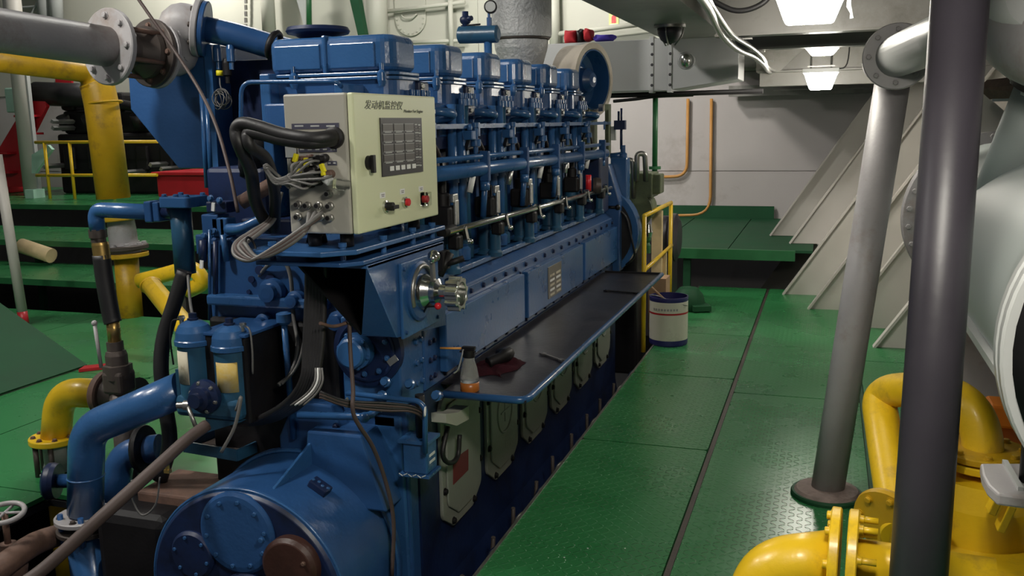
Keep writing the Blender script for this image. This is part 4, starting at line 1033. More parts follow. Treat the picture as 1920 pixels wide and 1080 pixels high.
for k in range(7): q.ring(c + Vector((.008 * math.sin(2 * k), -.005 * k, .008 * math.cos(3 * k))), (.5 - .2 * k, -1, .25 * (k % 3 - 1)), .036 + .005 * (k % 3), .0028, 22, 5)
q.tube(spline([at(412, 145, y=cyy), at(413, 160, y=cyy - .02), c + Vector((0, 0, .04))]), .004, 6)
part(q, 'coiled_cable', WIRE, ck)
for k, px in enumerate((378, 387)):
    q = MB(); q.cyl(at(px, 175 + 10 * k, y=3.9), at(px + 10, 352, y=3.9), .012, n=10); part(q, 'thin_blue_pipe', BLUE2, ck)
# rope stay crossing in front
q = MB(); q.tube(spline([at(255, -8, y=3.3), at(285, 35, y=3.3), at(325, 92, y=3.3), at(372, 165, y=3.25), at(405, 235, y=3.1), at(430, 320, y=3.0), at(446, 398, y=2.95)]), .007, 8)
single(q, 'hanging_cable', HOSE, 'slack brown cable hanging down past the blue cooler casing', 'cable')

# blue water pipe with elbow and strainer
wp = thing('water_strainer', 'blue vertical strainer with a horizontal inlet pipe and brass hose tail', 'strainer', at(348, 512, y=3.05))
yy = 3.05
b = MB(); b.tube(bend([at(183, 432, y=yy), at(178, 393, y=yy), at(290, 398, y=yy)], .07), .032, 18); part(b, 'inlet_pipe', BLUE2, wp)
c = at(287, 396, y=yy); b = MB(); b.obox(c, (.035, .07, .085)); part(b, 'pipe_flange', BLUE, wp, bev=.006)
b = MB(); b.obox(c + Vector((.04, 0, .0)), (.03, .07, .08)); part(b, 'mating_flange', BLUE, wp, bev=.006)
b = MB(); b.cyl(c + Vector((.05, 0, 0)), at(345, 398, y=yy), .028, n=14); part(b, 'branch', NAVY, wp)
t_ = at(346, 378, y=yy); l_ = at(348, 512, y=yy)
b = MB(); b.cyl((l_.x, yy, l_.z), (l_.x, yy, t_.z), .042, n=26); part(b, 'strainer_barrel', TEAL, wp)
b = MB(); b.prism(rrect(t_.x - .075, t_.x + .07, yy - .07, yy + .07, .02), 'z', t_.z - .02, t_.z + .022); tc_ = part(b, 'cover_flange', BLUE2, wp, bev=.004)
for dx, dy in ((-.055, -.05), (.05, -.05), (0, -.05), (-.055, .05), (.05, .05)): bolt(tc_, (t_.x + dx, yy + dy, t_.z + .022), (0, 0, 1), .014, BLUE2)
# hose tail and black hose down to the deck
hx = at(183, 432, y=yy)
b = MB(); b.lathe(hx, (0, 0, -1), [(.036, -.005), (.036, .03), (.03, .032), (.03, .05)], n=6); part(b, 'union', DIRTY, wp)
b = MB(); b.lathe(hx + Vector((.006, 0, -.05)), (.06, 0, -1), [(.032, 0), (.034, .01), (.034, .07), (.028, .075)], n=18); part(b, 'ferrule', BRASS, wp)
b = MB(); b.tube(spline([at(190, 478, y=yy), at(197, 530, y=yy), at(208, 590, y=yy), at(212, 605, y=yy)]), .036, 16); part(b, 'rubber_hose', RUBBER, wp)
b = MB(); b.tube([at(211, 598, y=yy), at(215, 640, y=yy)], .027, 14); part(b, 'lower_ferrule', BRASS, wp)
b = MB(); b.lathe(at(215, 640, y=yy), (.02, 0, -1), [(.034, 0), (.034, .04), (.04, .042), (.045, .06), (.045, .10), (.06, .102), (.06, .16)], n=6); part(b, 'hose_adapter', DIRTY, wp)
vb0 = at(222, 700, y=yy)
b = MB(); b.obox(vb0 + Vector((0, 0, -.035)), (.10, .10, .10)); part(b, 'valve_block', DIRTY, wp, bev=.015)
b = MB(); b.cyl(vb0 + Vector((0, 0, -.08)), (vb0.x, yy, -.3), .045, n=16); part(b, 'down_pipe', DIRTY, wp)
b = MB(); b.cyl(at(190, 690, y=yy), at(177, 606, y=yy), .008, n=8); b.sphere(at(177, 606, y=yy), .013, 8, 6); part(b, 'valve_lever', GREY, wp)

# valve cluster right of the strainer
vc = thing('cooling_valve_block', 'blue valve block with levers between the strainer and the cabinet cables', 'valve', at(405, 520, y=2.98))
yv = 2.98
for name, p0, p1, dep, m in (('block_body', (376, 402), (410, 440), .08, BLUE), ('block_body', (395, 408), (428, 445), .06, BLUE2), ('lower_body', (365, 440), (400, 478), .06, BLUE), ('side_plate', (410, 408), (426, 490), .04, BLUE2), ('cap', (385, 378), (425, 400), .07, NAVY)):
    a, c = at(*p0, y=yv), at(*p1, y=yv); q = MB(); q.box(a.x, c.x, yv, yv + dep, c.z, a.z); part(q, name, m, vc, bev=.006)
for p0, p1, r, m in (((393, 430), (393, 600), .006, BLUE2), ((380, 450), (380, 490), .016, NAVY), ((404, 452), (404, 560), .010, NAVY), ((425, 490), (418, 440), .012, BLUE2)):
    q = MB(); q.cyl(at(*p0, y=yv - .02), at(*p1, y=yv - .02), r, n=10); part(q, 'rod', m, vc)
for px, py in ((400, 388), (378, 496)):
    q = MB(); q.obox(at(px, py, y=yv - .04), (.014, .006, .032), rot=Matrix.Rotation(.15, 3, 'Y')); part(q, 'white_tag', PRINTW, vc)
for px, py in ((384, 442), (402, 434), (398, 462), (378, 464), (412, 376), (395, 372)):
    bolt(vc, at(px, py, y=yv - .005), (0, -1, .2), .014, BLUE2)
q = MB(); q.tube(spline([at(428, 430, y=yv), at(455, 428, y=2.95), at(485, 415, y=2.95), at(505, 405, y=2.97)]), .022, 14); part(q, 'bent_pipe', BLUE2, vc)
q = MB(); q.cyl(at(452, 380, y=3.0), at(520, 340, y=3.05), .028, n=16); part(q, 'rusty_pipe_stub', RUST, vc)
q = MB(); q.tube(spline([at(352, 512, y=3.0), at(356, 560, y=2.9), at(362, 600, y=2.8)]), .006, 8); part(q, 'copper_tube', WIRE, vc)
# engine front left shoulder panels
sh = thing('front_shoulder_casing', 'blue casing shoulder behind the cabinet cables left of the engine front', 'casing', (-2.3, 3.1, .6))
a, c = at(412, 455, y=3.06), at(520, 600, y=3.06)
q = MB(); q.box(a.x, c.x, 3.06, 3.5, .62, 1.14); part(q, 'shoulder_box', BLUE, sh, bev=.015)
a, c = at(430, 330, y=3.3), at(505, 460, y=3.3)
q = MB(); q.box(a.x, -2.1, 3.14, 3.9, 1.06, 1.5); part(q, 'upper_box', NAVY, sh, bev=.02)
q = MB(); q.cyl(at(480, 330, y=3.2), at(480, 230, y=3.2), .07, n=20); part(q, 'dark_drum', BLACK, sh)
q = MB(); q.box(at(497, 150, y=3.2).x, at(516, 150, y=3.2).x, 3.16, 3.3, 1.3, 1.86); part(q, 'end_post', BLUE2, sh, bev=.006)
q = MB(); q.tube(bend([at(452, 300, y=3.0), at(452, 154, y=3.0), at(632, 152, y=3.0), at(640, 162, y=3.05)], .05), .0085, 8); part(q, 'guard_rail', BLUE2, sh, label='thin blue guard rail')
c = at(640, 163, y=3.07); q = MB(); q.box(c.x - .02, c.x + .015, 3.05, 3.22, c.z - .03, c.z + .012); part(q, 'rail_lug', BLUE2, sh, bev=.005)
q = MB(); q.tube(spline([at(470, 545, y=3.03), at(500, 500, y=2.96), at(530, 490, y=2.95), at(545, 520, y=2.95), at(550, 590, y=2.95), at(558, 650, y=2.9), at(545, 700, y=2.85), at(522, 722, y=2.8)]), .008, 8); part(q, 'grey_lead', WIRE, sh)
q = MB(); q.tube(spline([at(582, 480, y=2.9), at(576, 560, y=2.9), at(570, 640, y=2.88), at(555, 690, y=2.85), at(528, 720, y=2.8)]), .006, 8); part(q, 'grey_lead', WIRE, sh)
for px, py, r in ((500, 505, .03), (485, 522, .022), (520, 520, .03), (480, 545, .014)):
    q = MB(); q.lathe(at(px, py, y=3.03), (.1, -1, .1), [(r, -.03), (r, .03), (r * .6, .035), (r * .6, .06)], n=12); part(q, 'pipe_fitting', NAVY, sh)
q = MB(); q.cyl(at(420, 560, y=3.0), at(540, 545, y=3.0), .011, n=10); part(q, 'cross_tube', BLUE2, sh)

# cable harness of the cabinet
ch = thing('cable_harness', 'black and grey cable harness looping out of the cabinet socket side', 'cables', at(590, 780, y=2.6))
def cable(pts, r, mat, name='cable', n=8):
    q = MB(); q.tube(spline(pts, 6), r, n); return part(q, name, mat, ch)
S = lambda px, py, y=2.42: at(px, py, y=y)
cable([S(628, 257, 2.50), S(616, 257, 2.455), S(580, 260), S(530, 252), S(485, 238), S(455, 232), S(443, 245), S(450, 275), S(470, 320, 2.5), S(480, 380, 2.6), S(505, 430, 2.7)], .021, RUBBER, 'thick_cable', 12)
cable([S(628, 262, 2.50), S(616, 264, 2.46), S(580, 268), S(530, 262), S(490, 252), S(465, 250), S(470, 275), S(500, 300, 2.5), S(515, 360, 2.6), S(515, 430, 2.7)], .019, RUBBER, 'thick_cable', 12)
rnd = random.Random(11)
# thin wires with tags
for k in range(9):
    j = lambda: rnd.uniform(-4, 4)
    x1, y1 = [(585, 298), (598, 302), (566, 302), (606, 322), (590, 320), (600, 340), (622, 330), (560, 322), (585, 345)][k]
    cable([S(x1, y1, 2.45), S(x1 - 18 + j(), y1 + 6 + j()), S(545 + j(), 325 + 2 * k + j()), S(520 + j(), 335 + k + j()), S(502 + j(), 322 + j()), S(500 + j(), 312 + j()), S(520 + j(), 330 + j(), 2.46), S(545 + j(), 350 + j(), 2.46)], .0042, WIRE, 'thin_wire', 6)
# lower loop
for k in range(5):
    o = k * 5
    cable([S(604 - k * 6, 398 + (k % 2) * 10, 2.46), S(570, 425 + o * .6, 2.40), S(520, 460 + o * .6, 2.38), S(470 + o * .6, 488 - o * .3, 2.38), S(440 + o, 478 - o, 2.40), S(442 + o, 455, 2.45), S(470 + o, 435, 2.55), S(505 + o * .5, 410, 2.65), S(520 + o * .4, 360, 2.68)], .0068, HOSE if k % 2 else WIRE, 'looped_cable', 8)
q = MB(); q.ring(S(470, 462, 2.43), (1, .2, .3), .03, .004, 18, 5); part(q, 'cable_tie', BLACK, ch)
# trunk down the engine front
for k in range(6):
    o = (k - 2.5) * 6
    cable([S(594 + o * .6, 435, 2.62), S(594 + o, 470, 2.66), S(592 + o, 560, 2.68), S(588 + o, 650, 2.66), S(580 + o * .8, 710, 2.64), S(552 + o, 755, 2.66), S(500 + o, 785, 2.74), S(450 + o, 795, 2.84)], .0125, RUBBER, 'trunk_cable', 8)
for k in range(4):
    cable([S(592 + 4 * k, 690, 2.58), S(590 + 5 * k, 715, 2.56), S(575 + 6 * k, 738, 2.55), S(545 + 8 * k, 760, 2.54)], .0035, PRINTW if k == 1 else WIRE, 'white_wire', 6)
for k in range(4):
    o = k * 3
    cable([S(600, 735 + o, 2.6), S(650, 752 + o, 2.66), S(720, 756 + o * 1.5, 2.74), S(770, 762 + o, 2.80), S(794, 778 + o, 2.86), S(797, 812 + o, 2.88)], .0055, HOSE if k % 2 else RUBBER, 'branch_cable', 8)
for px, py in ((650, 755), (716, 763), (797, 772)):
    q = MB(); q.ring(S(px, py, 2.72 if px < 700 else 2.80), (1, .3, -.1), .016, .003, 14, 5); part(q, 'white_cable_tie', PRINTW, ch)
cable([S(655, 600, 2.72), S(657, 660, 2.70), S(662, 730, 2.66), S(664, 780, 2.64), S(700, 840, 2.72), S(725, 910, 2.78), S(738, 980, 2.80), S(735, 1080, 2.78)], .0075, HOSE, 'hanging_hose', 8)
cable([S(600, 606, 2.6), S(625, 612, 2.66), S(652, 605, 2.72)], .006, RUST, 'red_lead', 8)
cable([S(443, 770, 2.6), S(452, 745, 2.6), S(440, 800, 2.58), S(415, 848, 2.56)], .0065, WIRE, 'grey_lead', 8)
# black hose by the strainer
q = MB(); q.tube(spline([at(346, 508, y=3.0), at(330, 560, y=2.98), at(308, 630, y=2.95), at(302, 690, y=2.92), at(310, 760, y=2.9), at(318, 830, y=2.88), at(300, 900, y=2.85)]), .030, 14)
single(q, 'black_hose', RUBBER, 'thick black rubber hose dropping from the strainer beside the twin filter', 'hose')

# brown hose crossing the lower left corner
q = MB(); q.tube(spline([at(20, 1110, y=1.95), at(90, 1060, y=2.05), at(200, 960, y=2.2), at(300, 870, y=2.38), at(350, 825, y=2.48), at(388, 797, y=2.56)]), [.021] * 31, 14)
single(q, 'brown_hose', HOSE, 'long brown rubber hose slanting across the lower left corner', 'hose')

# blue suction pipe with elbow
bs2 = thing('blue_suction_pipe', 'fat blue bent pipe from the twin filter down into the bilge', 'pipe', at(165, 1080, y=2.72))
yb = 2.72
b = MB(); b.tube(bend([at(345, 728, y=2.78), at(230, 778, y=2.74), at(163, 805, y=yb), at(160, 960, y=yb)], .22, 10), .068, 26); part(b, 'bent_pipe', BLUE2, bs2)
b = MB(); b.ring(at(161, 893, y=yb), (0, 0, 1), .068, .004, 26, 6); part(b, 'weld_bead', BLUE2, bs2)
f0 = at(160, 968, y=yb)
flange(bs2, f0, (0, 0, 1), .115, .02, GREY, 6, .014, DIRTY)
flange(bs2, f0 + Vector((0, 0, -.05)), (0, 0, -1), .112, .02, DIRTY, 6, .014, DULL)
b = MB(); b.cyl(f0 + Vector((0, 0, -.05)), (f0.x + .02, yb, -.6), .08, n=24); part(b, 'lower_pipe', BLUE2, bs2)
for k in range(5):
    t = 1.25 * k + .3; b = MB(); b.cyl(f0 + Vector((.09 * math.cos(t), .09 * math.sin(t), .03)), f0 + Vector((.09 * math.cos(t), .09 * math.sin(t), -.09)), .011, n=8); part(b, 'stud', BLUE, bs2)
# second blue pipe behind
b2 = thing('blue_bypass_pipe', 'shorter dull blue pipe with blank flange behind the fat blue pipe', 'pipe', at(220, 960, y=3.0))
b = MB(); b.tube(bend([at(300, 840, y=3.05), at(225, 850, y=3.0), at(215, 950, y=2.98)], .16, 8), .060, 20); part(b, 'pipe_run', BLUE, b2)
b = MB(); b.lathe(at(270, 842, y=3.02), (1, .2, .1), [(.10, -.012), (.105, 0), (.10, .012)], n=28); part(b, 'black_flange', BLACK, b2)
q0 = at(100, 902, y=2.95)
b = MB(); b.lathe(q0, (-1, -.45, .05), [(.075, -.02), (.08, 0), (.08, .02), (.07, .03)], n=28); bf = part(b, 'blank_flange', NAVY, b2)
bolt_circle(bf, q0 + Vector((-.027, -.012, 0)), (-1, -.45, .05), .055, .011, 4, DULL)
b = MB(); b.cyl(q0, at(205, 900, y=2.98), .03, n=14); part(b, 'side_branch', BLUE, b2)

# yellow elbow by the bilge edge
ye = thing('yellow_elbow_pipe', 'yellow elbow pipe with bolted flange and grey valve left of the blue pipe', 'pipe', at(100, 930, y=3.3))
yq = 3.35
b = MB(); b.tube(bend([at(200, 738, y=yq), at(112, 735, y=yq), at(105, 822, y=yq)], .22, 10), .070, 26); part(b, 'elbow', YELL, ye)
f0 = at(103, 822, y=yq)
flange(ye, f0, (0, 0, 1), .118, .03, YELL, 8, .014, RUST)
b = MB(); b.lathe(f0, (0, 0, -1), [(.07, .01), (.06, .05), (.06, .12), (.07, .16)], n=24); vv = part(b, 'valve_body', GREY, ye)
for k in range(6):
    t = k * 1.05; b = MB(); b.cyl(f0 + Vector((.092 * math.cos(t), .092 * math.sin(t), -.02)), f0 + Vector((.092 * math.cos(t), .092 * math.sin(t), -.19)), .013, n=8); part(b, 'stud', DIRTY, vv)
flange(ye, f0 + Vector((0, 0, -.19)), (0, 0, 1), .115, .025, YELL, 0)
b = MB(); b.cyl(f0 + Vector((0, 0, -.18)), (f0.x, yq, -.7), .062, n=24); part(b, 'down_pipe', YELL, ye)
f1 = at(200, 738, y=yq)
b = MB(); b.lathe(f1, (1, 0, 0), [(.105, -.02), (.11, -.01), (.11, .015), (.10, .02)], n=30); part(b, 'rusty_flange', RUST, ye)
b = MB(); b.lathe(f1 + Vector((.02, 0, 0)), (1, 0, 0), [(.085, 0), (.075, .05), (.075, .12), (.09, .16)], n=24); part(b, 'rusty_coupling', DIRTY, ye)

# bottom left corner valve with pale handwheel
hv = thing('bilge_valve', 'rusty bilge valve with a pale grey handwheel in the bottom left corner', 'valve', at(5, 1080, y=2.45))
hw = at(8, 962, y=2.45)
b = MB(); b.ring(hw, (.1, -.15, 1), .068, .010, 32, 8)
for k in range(4):
    t = k * math.pi / 2 + .4; b.cyl(hw, hw + Vector((.066 * math.cos(t), .066 * math.sin(t), .0)), .006, n=6)
part(b, 'handwheel', GREY, hv)
b = MB(); b.cyl(hw, hw + Vector((0, 0, -.12)), .012, n=10); b.lathe(hw + Vector((0, 0, -.22)), (0, 0, 1), [(.06, -.2), (.05, -.05), (.06, 0), (.06, .02), (.03, .04), (.03, .1)], n=18); part(b, 'bonnet', RUST, hv)
b = MB(); b.tube(bend([at(-20, 1080, y=2.3), at(60, 1020, y=2.5), at(120, 1000, y=2.8)], .2), .045, 14); part(b, 'rusty_pipe', RUST, hv)
# rusty box, oily tank below the tray
q = MB(); a = at(255, 915, y=2.75); q.box(a.x, a.x + .45, 2.75, 3.0, .18, .26)
single(q, 'rusty_tank_top', RUST, 'rusty brown sump box behind the slanting brown hose', 'box', bev=.01)
q = MB(); q.tube(spline([at(247, 900, y=2.5), at(250, 940, y=2.5), at(268, 966, y=2.5), at(292, 945, y=2.5), at(300, 895, y=2.5)]), .0035, 6)
single(q, 'loose_wire_loop', WIRE, 'thin loose wire looping below the brown hose', 'wire')
q = MB(); c = at(313, 865, y=2.45); q.lathe(c, (0, 0, 1), [(.008, -.03), (.008, .0), (.006, .002), (.006, .035)], n=8); q.obox(c + Vector((0, 0, -.035)), (.022, .015, .012))
single(q, 'brass_nipple', BRASS, 'small brass nipple beside the brown hose', 'fitting')
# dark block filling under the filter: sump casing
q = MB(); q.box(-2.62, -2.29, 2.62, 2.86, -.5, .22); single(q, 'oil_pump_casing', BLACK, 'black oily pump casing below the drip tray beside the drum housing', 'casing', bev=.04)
# ================================================================ LEFT BACKGROUND
# tall yellow pipe: along the engine, then down through a valve to the deck
yb_ = onfloor = at(232, 592, z=0.0)
yv_ = yb_.y
yp = thing('yellow_bilge_pipe', 'tall yellow pipe bending down to a grey valve beside the left steps', 'pipe', yb_)
dpt = -(CAM_ROT.transposed() @ (yb_ - EYE)).z
R1 = 29.5 / FPX * dpt; R2 = 21.5 / FPX * dpt
top = at(188, 145, y=yv_)
pts = bend([at(-60, 105, y=yv_ * .84), at(176, 136, y=yv_), at(190, 190, y=yv_), at(213, 372, y=yv_)], .55, 10)
b = MB(); rs = [R1 * .72 if i < 3 else R1 for i in range(len(pts))]
n_ = len(pts)
rs = [R1 * (.66 + .34 * min(1, max(0, (i - 1) / 8))) for i in range(n_)]
b.tube(pts, rs, 28); part(b, 'upper_pipe', OCHRE, yp)
b = MB(); b.ring(at(196, 193, y=yv_), (.1, 0, -1), R1, .01, 28, 6); part(b, 'weld_bead', OCHRE, yp)
flange(yp, at(226, 408, y=yv_), (.08, 0, -1), R1 * 1.3, .05, OCHRE, 0)
b = MB(); b.lathe(at(226, 412, y=yv_), (.06, 0, -1), [(R1 * .8, 0), (R1 * .85, .1), (R1 * .85, .2), (R1 * .95, .30)], n=24); vbx = part(b, 'grey_valve', GREY, yp)
flange(yp, at(236, 464, y=yv_), (-.05, 0, 1), R1 * 1.35, .04, DIRTY, 8, .03, GREY)
flange(yp, at(238, 478, y=yv_), (.05, 0, -1), R1 * 1.3, .04, OCHRE, 0)
b = MB(); b.cyl(at(236, 478, y=yv_), at(246, 595, y=yv_) + Vector((.0, 0, -.1)), R2, n=24); part(b, 'lower_pipe', OCHRE, yp)
# yellow V pipes behind the strainer
y2 = thing('yellow_branch_pipe', 'yellow branch pipe with angled elbows lying behind the blue strainer', 'pipe', at(320, 580, z=0))
yw = 5.6
b = MB(); b.tube(bend([at(262, 527, y=yw), at(310, 515, y=yw), at(362, 500, y=yw), at(385, 530, y=yw), at(352, 545, y=yw)], .12), .058, 18); part(b, 'upper_run', YELL, y2)
b = MB(); b.tube([at(283, 535, y=yw - .4), at(345, 610, y=yw - 1.0), at(365, 640, y=yw - 1.2)], .066, 18); part(b, 'lower_run', YELL, y2)
flange(y2, at(283, 535, y=yw - .4), (-.6, .5, .5), .075, .02, OCHRE, 0)
# white column on the landing
cb = at(62, 366, z=.75); wy = cb.y
dd = -(CAM_ROT.transposed() @ (cb - EYE)).z
cl = thing('white_column', 'thick white column standing on the top green landing', 'column', cb)
b = MB(); b.cyl((cb.x, wy, .75), (cb.x, wy, 5.0), 15.5 / FPX * dd, n=24); part(b, 'shaft', WHITE, cl)
b = MB(); b.box(cb.x + 15 / FPX * dd, cb.x + 19 / FPX * dd, wy - .03, wy + .03, .75, 3.0); part(b, 'conduit_strip', LGREY, cl)
# yellow railing on the landing
ry = 10.0
rl_ = thing('landing_railing', 'yellow tube railing on the landing in front of the black engine', 'railing', at(120, 372, y=ry))
for p0, p1 in (((66, 267), (180, 267)), ((68, 329), (180, 328))):
    q = MB(); q.cyl(at(*p0, y=ry), at(*p1, y=ry) + Vector((1.0, 0, 0)), .022, n=10); part(q, 'rail', YELL, rl_)
for px, px1 in ((83, 92), (130, 139), (205, 212)):
    a = at(px, 267, y=ry); q = MB(); q.cyl(a, (a.x, ry, .75), .022, n=10); part(q, 'post', YELL, rl_)
# second engine, black on a red base
BEY = 10.7
be = thing('black_diesel_engine', 'black oily diesel engine on a red base frame behind the yellow railing', 'engine', at(220, 360, y=BEY))
def bbox(name, m, x0, x1, y0, y1, z0, z1, bev=.04): q = MB(); q.box(x0, x1, y0, y1, z0, z1); return part(q, name, m, be, bev=bev)
Lx = lambda px, py=250: at(px, py, y=BEY).x
Zz = lambda py, px=200: at(px, py, y=BEY).z
bbox('base_frame', RED, Lx(-60), Lx(-5), BEY, BEY + .5, .75, 1.05)
bbox('base_frame', RED, Lx(342), Lx(460), BEY - .6, BEY + .2, Zz(362), Zz(322), .02)
bbox('base_lip', RED, Lx(338), Lx(465), BEY - .66, BEY + .2, Zz(324), Zz(318), .01)
bbox('crankcase', BLACK, Lx(85), Lx(345), BEY + .2, BEY + 1.0, .75, Zz(250))
bbox('block', BLACK, Lx(95), Lx(330), BEY + .25, BEY + .9, Zz(250), Zz(205))
for k in range(5):
    x = Lx(110 + 46 * k); q = MB(); q.box(x - .13, x + .13, BEY + .2, BEY + .8, Zz(205), Zz(172)); cy_ = part(q, 'cylinder_head', BLACK, be, bev=.05)
    q = MB(); q.cyl((x, BEY + .18, Zz(240)), (x, BEY + .1, Zz(215)), .09, n=14); part(q, 'pump', BLACK, be)
    q = MB(); q.box(x - .1, x + .1, BEY + .14, BEY + .2, Zz(320), Zz(275)); part(q, 'inspection_cover', BLACK, be, bev=.02)
q = MB(); q.cyl((Lx(66), BEY + .1, Zz(170)), (Lx(170), BEY + .1, Zz(178)), .17, n=18); part(q, 'turbocharger', BLACK, be)
q = MB(); q.cyl((Lx(160), BEY + .1, Zz(180)), (Lx(330), BEY + .1, Zz(222)), .07, n=14); part(q, 'manifold', BLACK, be)
q = MB(); q.slab([at(75, 195, y=BEY), at(98, 192, y=BEY), at(98, 178, y=BEY), at(78, 180, y=BEY)], .03); part(q, 'pale_plate', DULL, be)
for px, py in ((118, 228), (119, 240), (102, 311), (255, 322), (320, 316), (300, 308)):
    q = MB(); q.obox(at(px, py, y=BEY + .0), (.05, .4, .05), rot=Matrix.Rotation(.6, 3, 'Y')); part(q, 'bright_fitting', ALU, be)
# red stair-like frame at far left with mint steel
rf = thing('steel_staging', 'dark red steel staging with stepped brackets left of the black engine', 'frame', at(20, 352, y=BEY))
q = MB(); q.slab([at(0, 280, y=BEY), at(60, 180, y=BEY), at(86, 180, y=BEY), at(90, 200, y=BEY), at(60, 260, y=BEY), at(70, 350, y=BEY), at(0, 350, y=BEY)], .06); part(q, 'frame_plate', RED, rf)
for py in (212, 246, 283, 320):
    q = MB(); q.box(Lx(-10) if py > 260 else Lx(50), Lx(82) if py < 260 else Lx(30), BEY - .2, BEY, Zz(py + 4), Zz(py)); part(q, 'bracket_shelf', RED, rf)
q = MB(); q.slab([at(62, 290, y=BEY - .5), at(92, 272, y=BEY - .5), at(100, 280, y=BEY - .5), at(68, 325, y=BEY - .5), at(62, 325, y=BEY - .5)], .05); part(q, 'mint_plate', MINT, rf)
q = MB(); q.box(at(68, 360, y=BEY - .5).x, at(84, 360, y=BEY - .5).x, BEY - .7, BEY - .5, .75, .75 + .12); part(q, 'mint_block', MINT, rf)
q = MB(); q.box(Lx(-15), Lx(9), BEY + .3, BEY + .6, Zz(205), Zz(155)); part(q, 'mint_box', MINT, rf, bev=.02)
# pipes and equipment on the casing wall, upper left
def wallpipe(px, y0, y1, r, mat, lab, yy=BACK_Y - .25, px1=None, nm='wall_pipe'):
    q = MB(); q.cyl(at(px, y0, y=yy), at(px1 if px1 is not None else px, y1, y=yy), r, n=18); single(q, nm, mat, lab, 'pipe')
wallpipe(10, 22, -60, .13, WHITE, 'white duct pipe at the top left corner of the picture', nm='duct_pipe')
wallpipe(85, 45, -60, .11, LGREY, 'first pale vertical pipe from the left on the casing wall', px1=80)
wallpipe(107, 48, -60, .10, LGREY, 'second pale vertical pipe from the left on the casing wall', px1=102)
wallpipe(505, 62, -60, .10, CREAM, 'cream vertical pipe left of the green strip on the casing wall', px1=498)
wallpipe(578, 70, -60, .055, GPIPE, 'thin green vertical pipe behind the first rocker cover', px1=576)
wallpipe(707, 130, -80, .16, CREAM, 'thick cream vertical pipe left of the bolted manhole', px1=703)
for px0, py0, px1, py1, lab in ((722, 22, 872, 4, 'upper cream horizontal rail across the manhole wall'), (760, 80, 872, 76, 'lower cream horizontal rail across the manhole wall')):
    q = MB(); q.cyl(at(px0, py0, y=BACK_Y - .16), at(px1, py1, y=BACK_Y - .16), .028, n=10); single(q, 'wall_rail', CREAM, lab, 'rail')
q = MB(); q.cyl(at(848, 130, y=BACK_Y - .18), at(843, -40, y=BACK_Y - .18), .035, n=10); single(q, 'wall_standpipe', CREAM, 'cream standpipe crossing both wall rails', 'pipe')
q = MB(); q.cyl(at(1040, 65, y=BACK_Y - .2), at(1210, 44, y=BACK_Y - .2), .035, n=10); single(q, 'wall_rail', CREAM, 'cream rail above the silver duct with clothes hung on it', 'rail')
q = MB(); q.cyl(at(1041, 110, y=BACK_Y - .2), at(1038, -40, y=BACK_Y - .2), .07, n=12); single(q, 'wall_standpipe', CREAM, 'cream standpipe beside the silver exhaust stack', 'pipe')
q = MB(); q.slab([at(655, -20, y=BACK_Y - .5), at(672, -20, y=BACK_Y - .5), at(690, 80, y=BACK_Y - .5), at(678, 80, y=BACK_Y - .5)], .12); single(q, 'stair_stringer', DGREEN, 'dark green slanted stair stringer behind the rocker covers', 'stringer')
q = MB(); q.slab([at(552, -20, y=BACK_Y - .3), at(575, 60, y=BACK_Y - .3), at(575, -20, y=BACK_Y - .3)], .05); single(q, 'bracket_plate', LGREY, 'pale grey triangular plate left of the thin green pipe', 'plate')
q = MB()
for k in range(8): q.obox(at(461, -10 + 12 * k, y=BACK_Y - .1), (.035, .03, .07))
single(q, 'hanging_chain', DULL, 'dull chain hanging on the pale casing wall left of the cream pipe', 'chain')
q = MB(); q.tube(spline([at(20, 15, y=BACK_Y - .3), at(65, 12, y=BACK_Y - .3), at(70, 5, y=BACK_Y - .3), at(58, 28, y=BACK_Y - .3)]), .02, 8); single(q, 'bent_handrail', LGREY, 'pale bent handrail between the white duct and grey pipes', 'handrail')
q = MB(); q.box(at(66, 0, y=BACK_Y - .3).x, at(97, 0, y=BACK_Y - .3).x, BACK_Y - .06, BACK_Y - .02, at(80, 156, y=BACK_Y - .3).z, at(80, 147, y=BACK_Y - .3).z); single(q, 'red_sign', RED, 'small dark red sign board above the black engine', 'sign')
# red and white post
pb_ = at(46, 612, z=0); 
po = thing('striped_post', 'slim white post with a red foot at the left edge', 'post', pb_)
tp = at(-6, 290, y=pb_.y)
md = pb_.lerp(tp, .09)
dd = -(CAM_ROT.transposed() @ (pb_ - EYE)).z
b = MB(); b.cyl(md, tp, 9 / FPX * dd, n=16); part(b, 'shaft', WHITE, po)
b = MB(); b.cyl(pb_, md, 9 / FPX * dd, n=16); part(b, 'red_foot', RED, po)
# leaning floor plate
A_, B2 = at(163, 688, z=0.0), at(-5, 747, z=0.0)
B2 = Vector((A_.x, B2.y - .9, 0)); up = at(0, 572, y=A_.y) - A_
b = MB(); b.slab([A_ + Vector((0, 0, .012)), B2 + Vector((0, 0, .012)), B2 + up * 1.5 + Vector((0, 0, .012)), A_ + up * 1.5 + Vector((0, 0, .012))], .012)
single(b, 'lifted_floor_plate', DGREEN, 'green floor plate darkened for shade, raised on a slope at the left edge', 'floor plate')  # dark green holds the shade on this slope in its colour
q = MB(); c = at(172, 692, z=0); q.slab([c + Vector((-.06, 0, .012)), c + Vector((.08, .12, .012)), c + Vector((.09, .0, .012)), c + Vector((-.02, -.1, .012))], .02); single(q, 'red_wedge', RED, 'small red wedge at the tip of the raised floor plate', 'wedge')
q = MB(); c = at(68, 470, y=7.6); q.cyl(c + Vector((-.2, 0, .05)), c + Vector((.2, 0, -.05)), .08, n=14); single(q, 'sack_bundle', TIMBER, 'pale rolled bundle stowed under the middle green step', 'bundle')

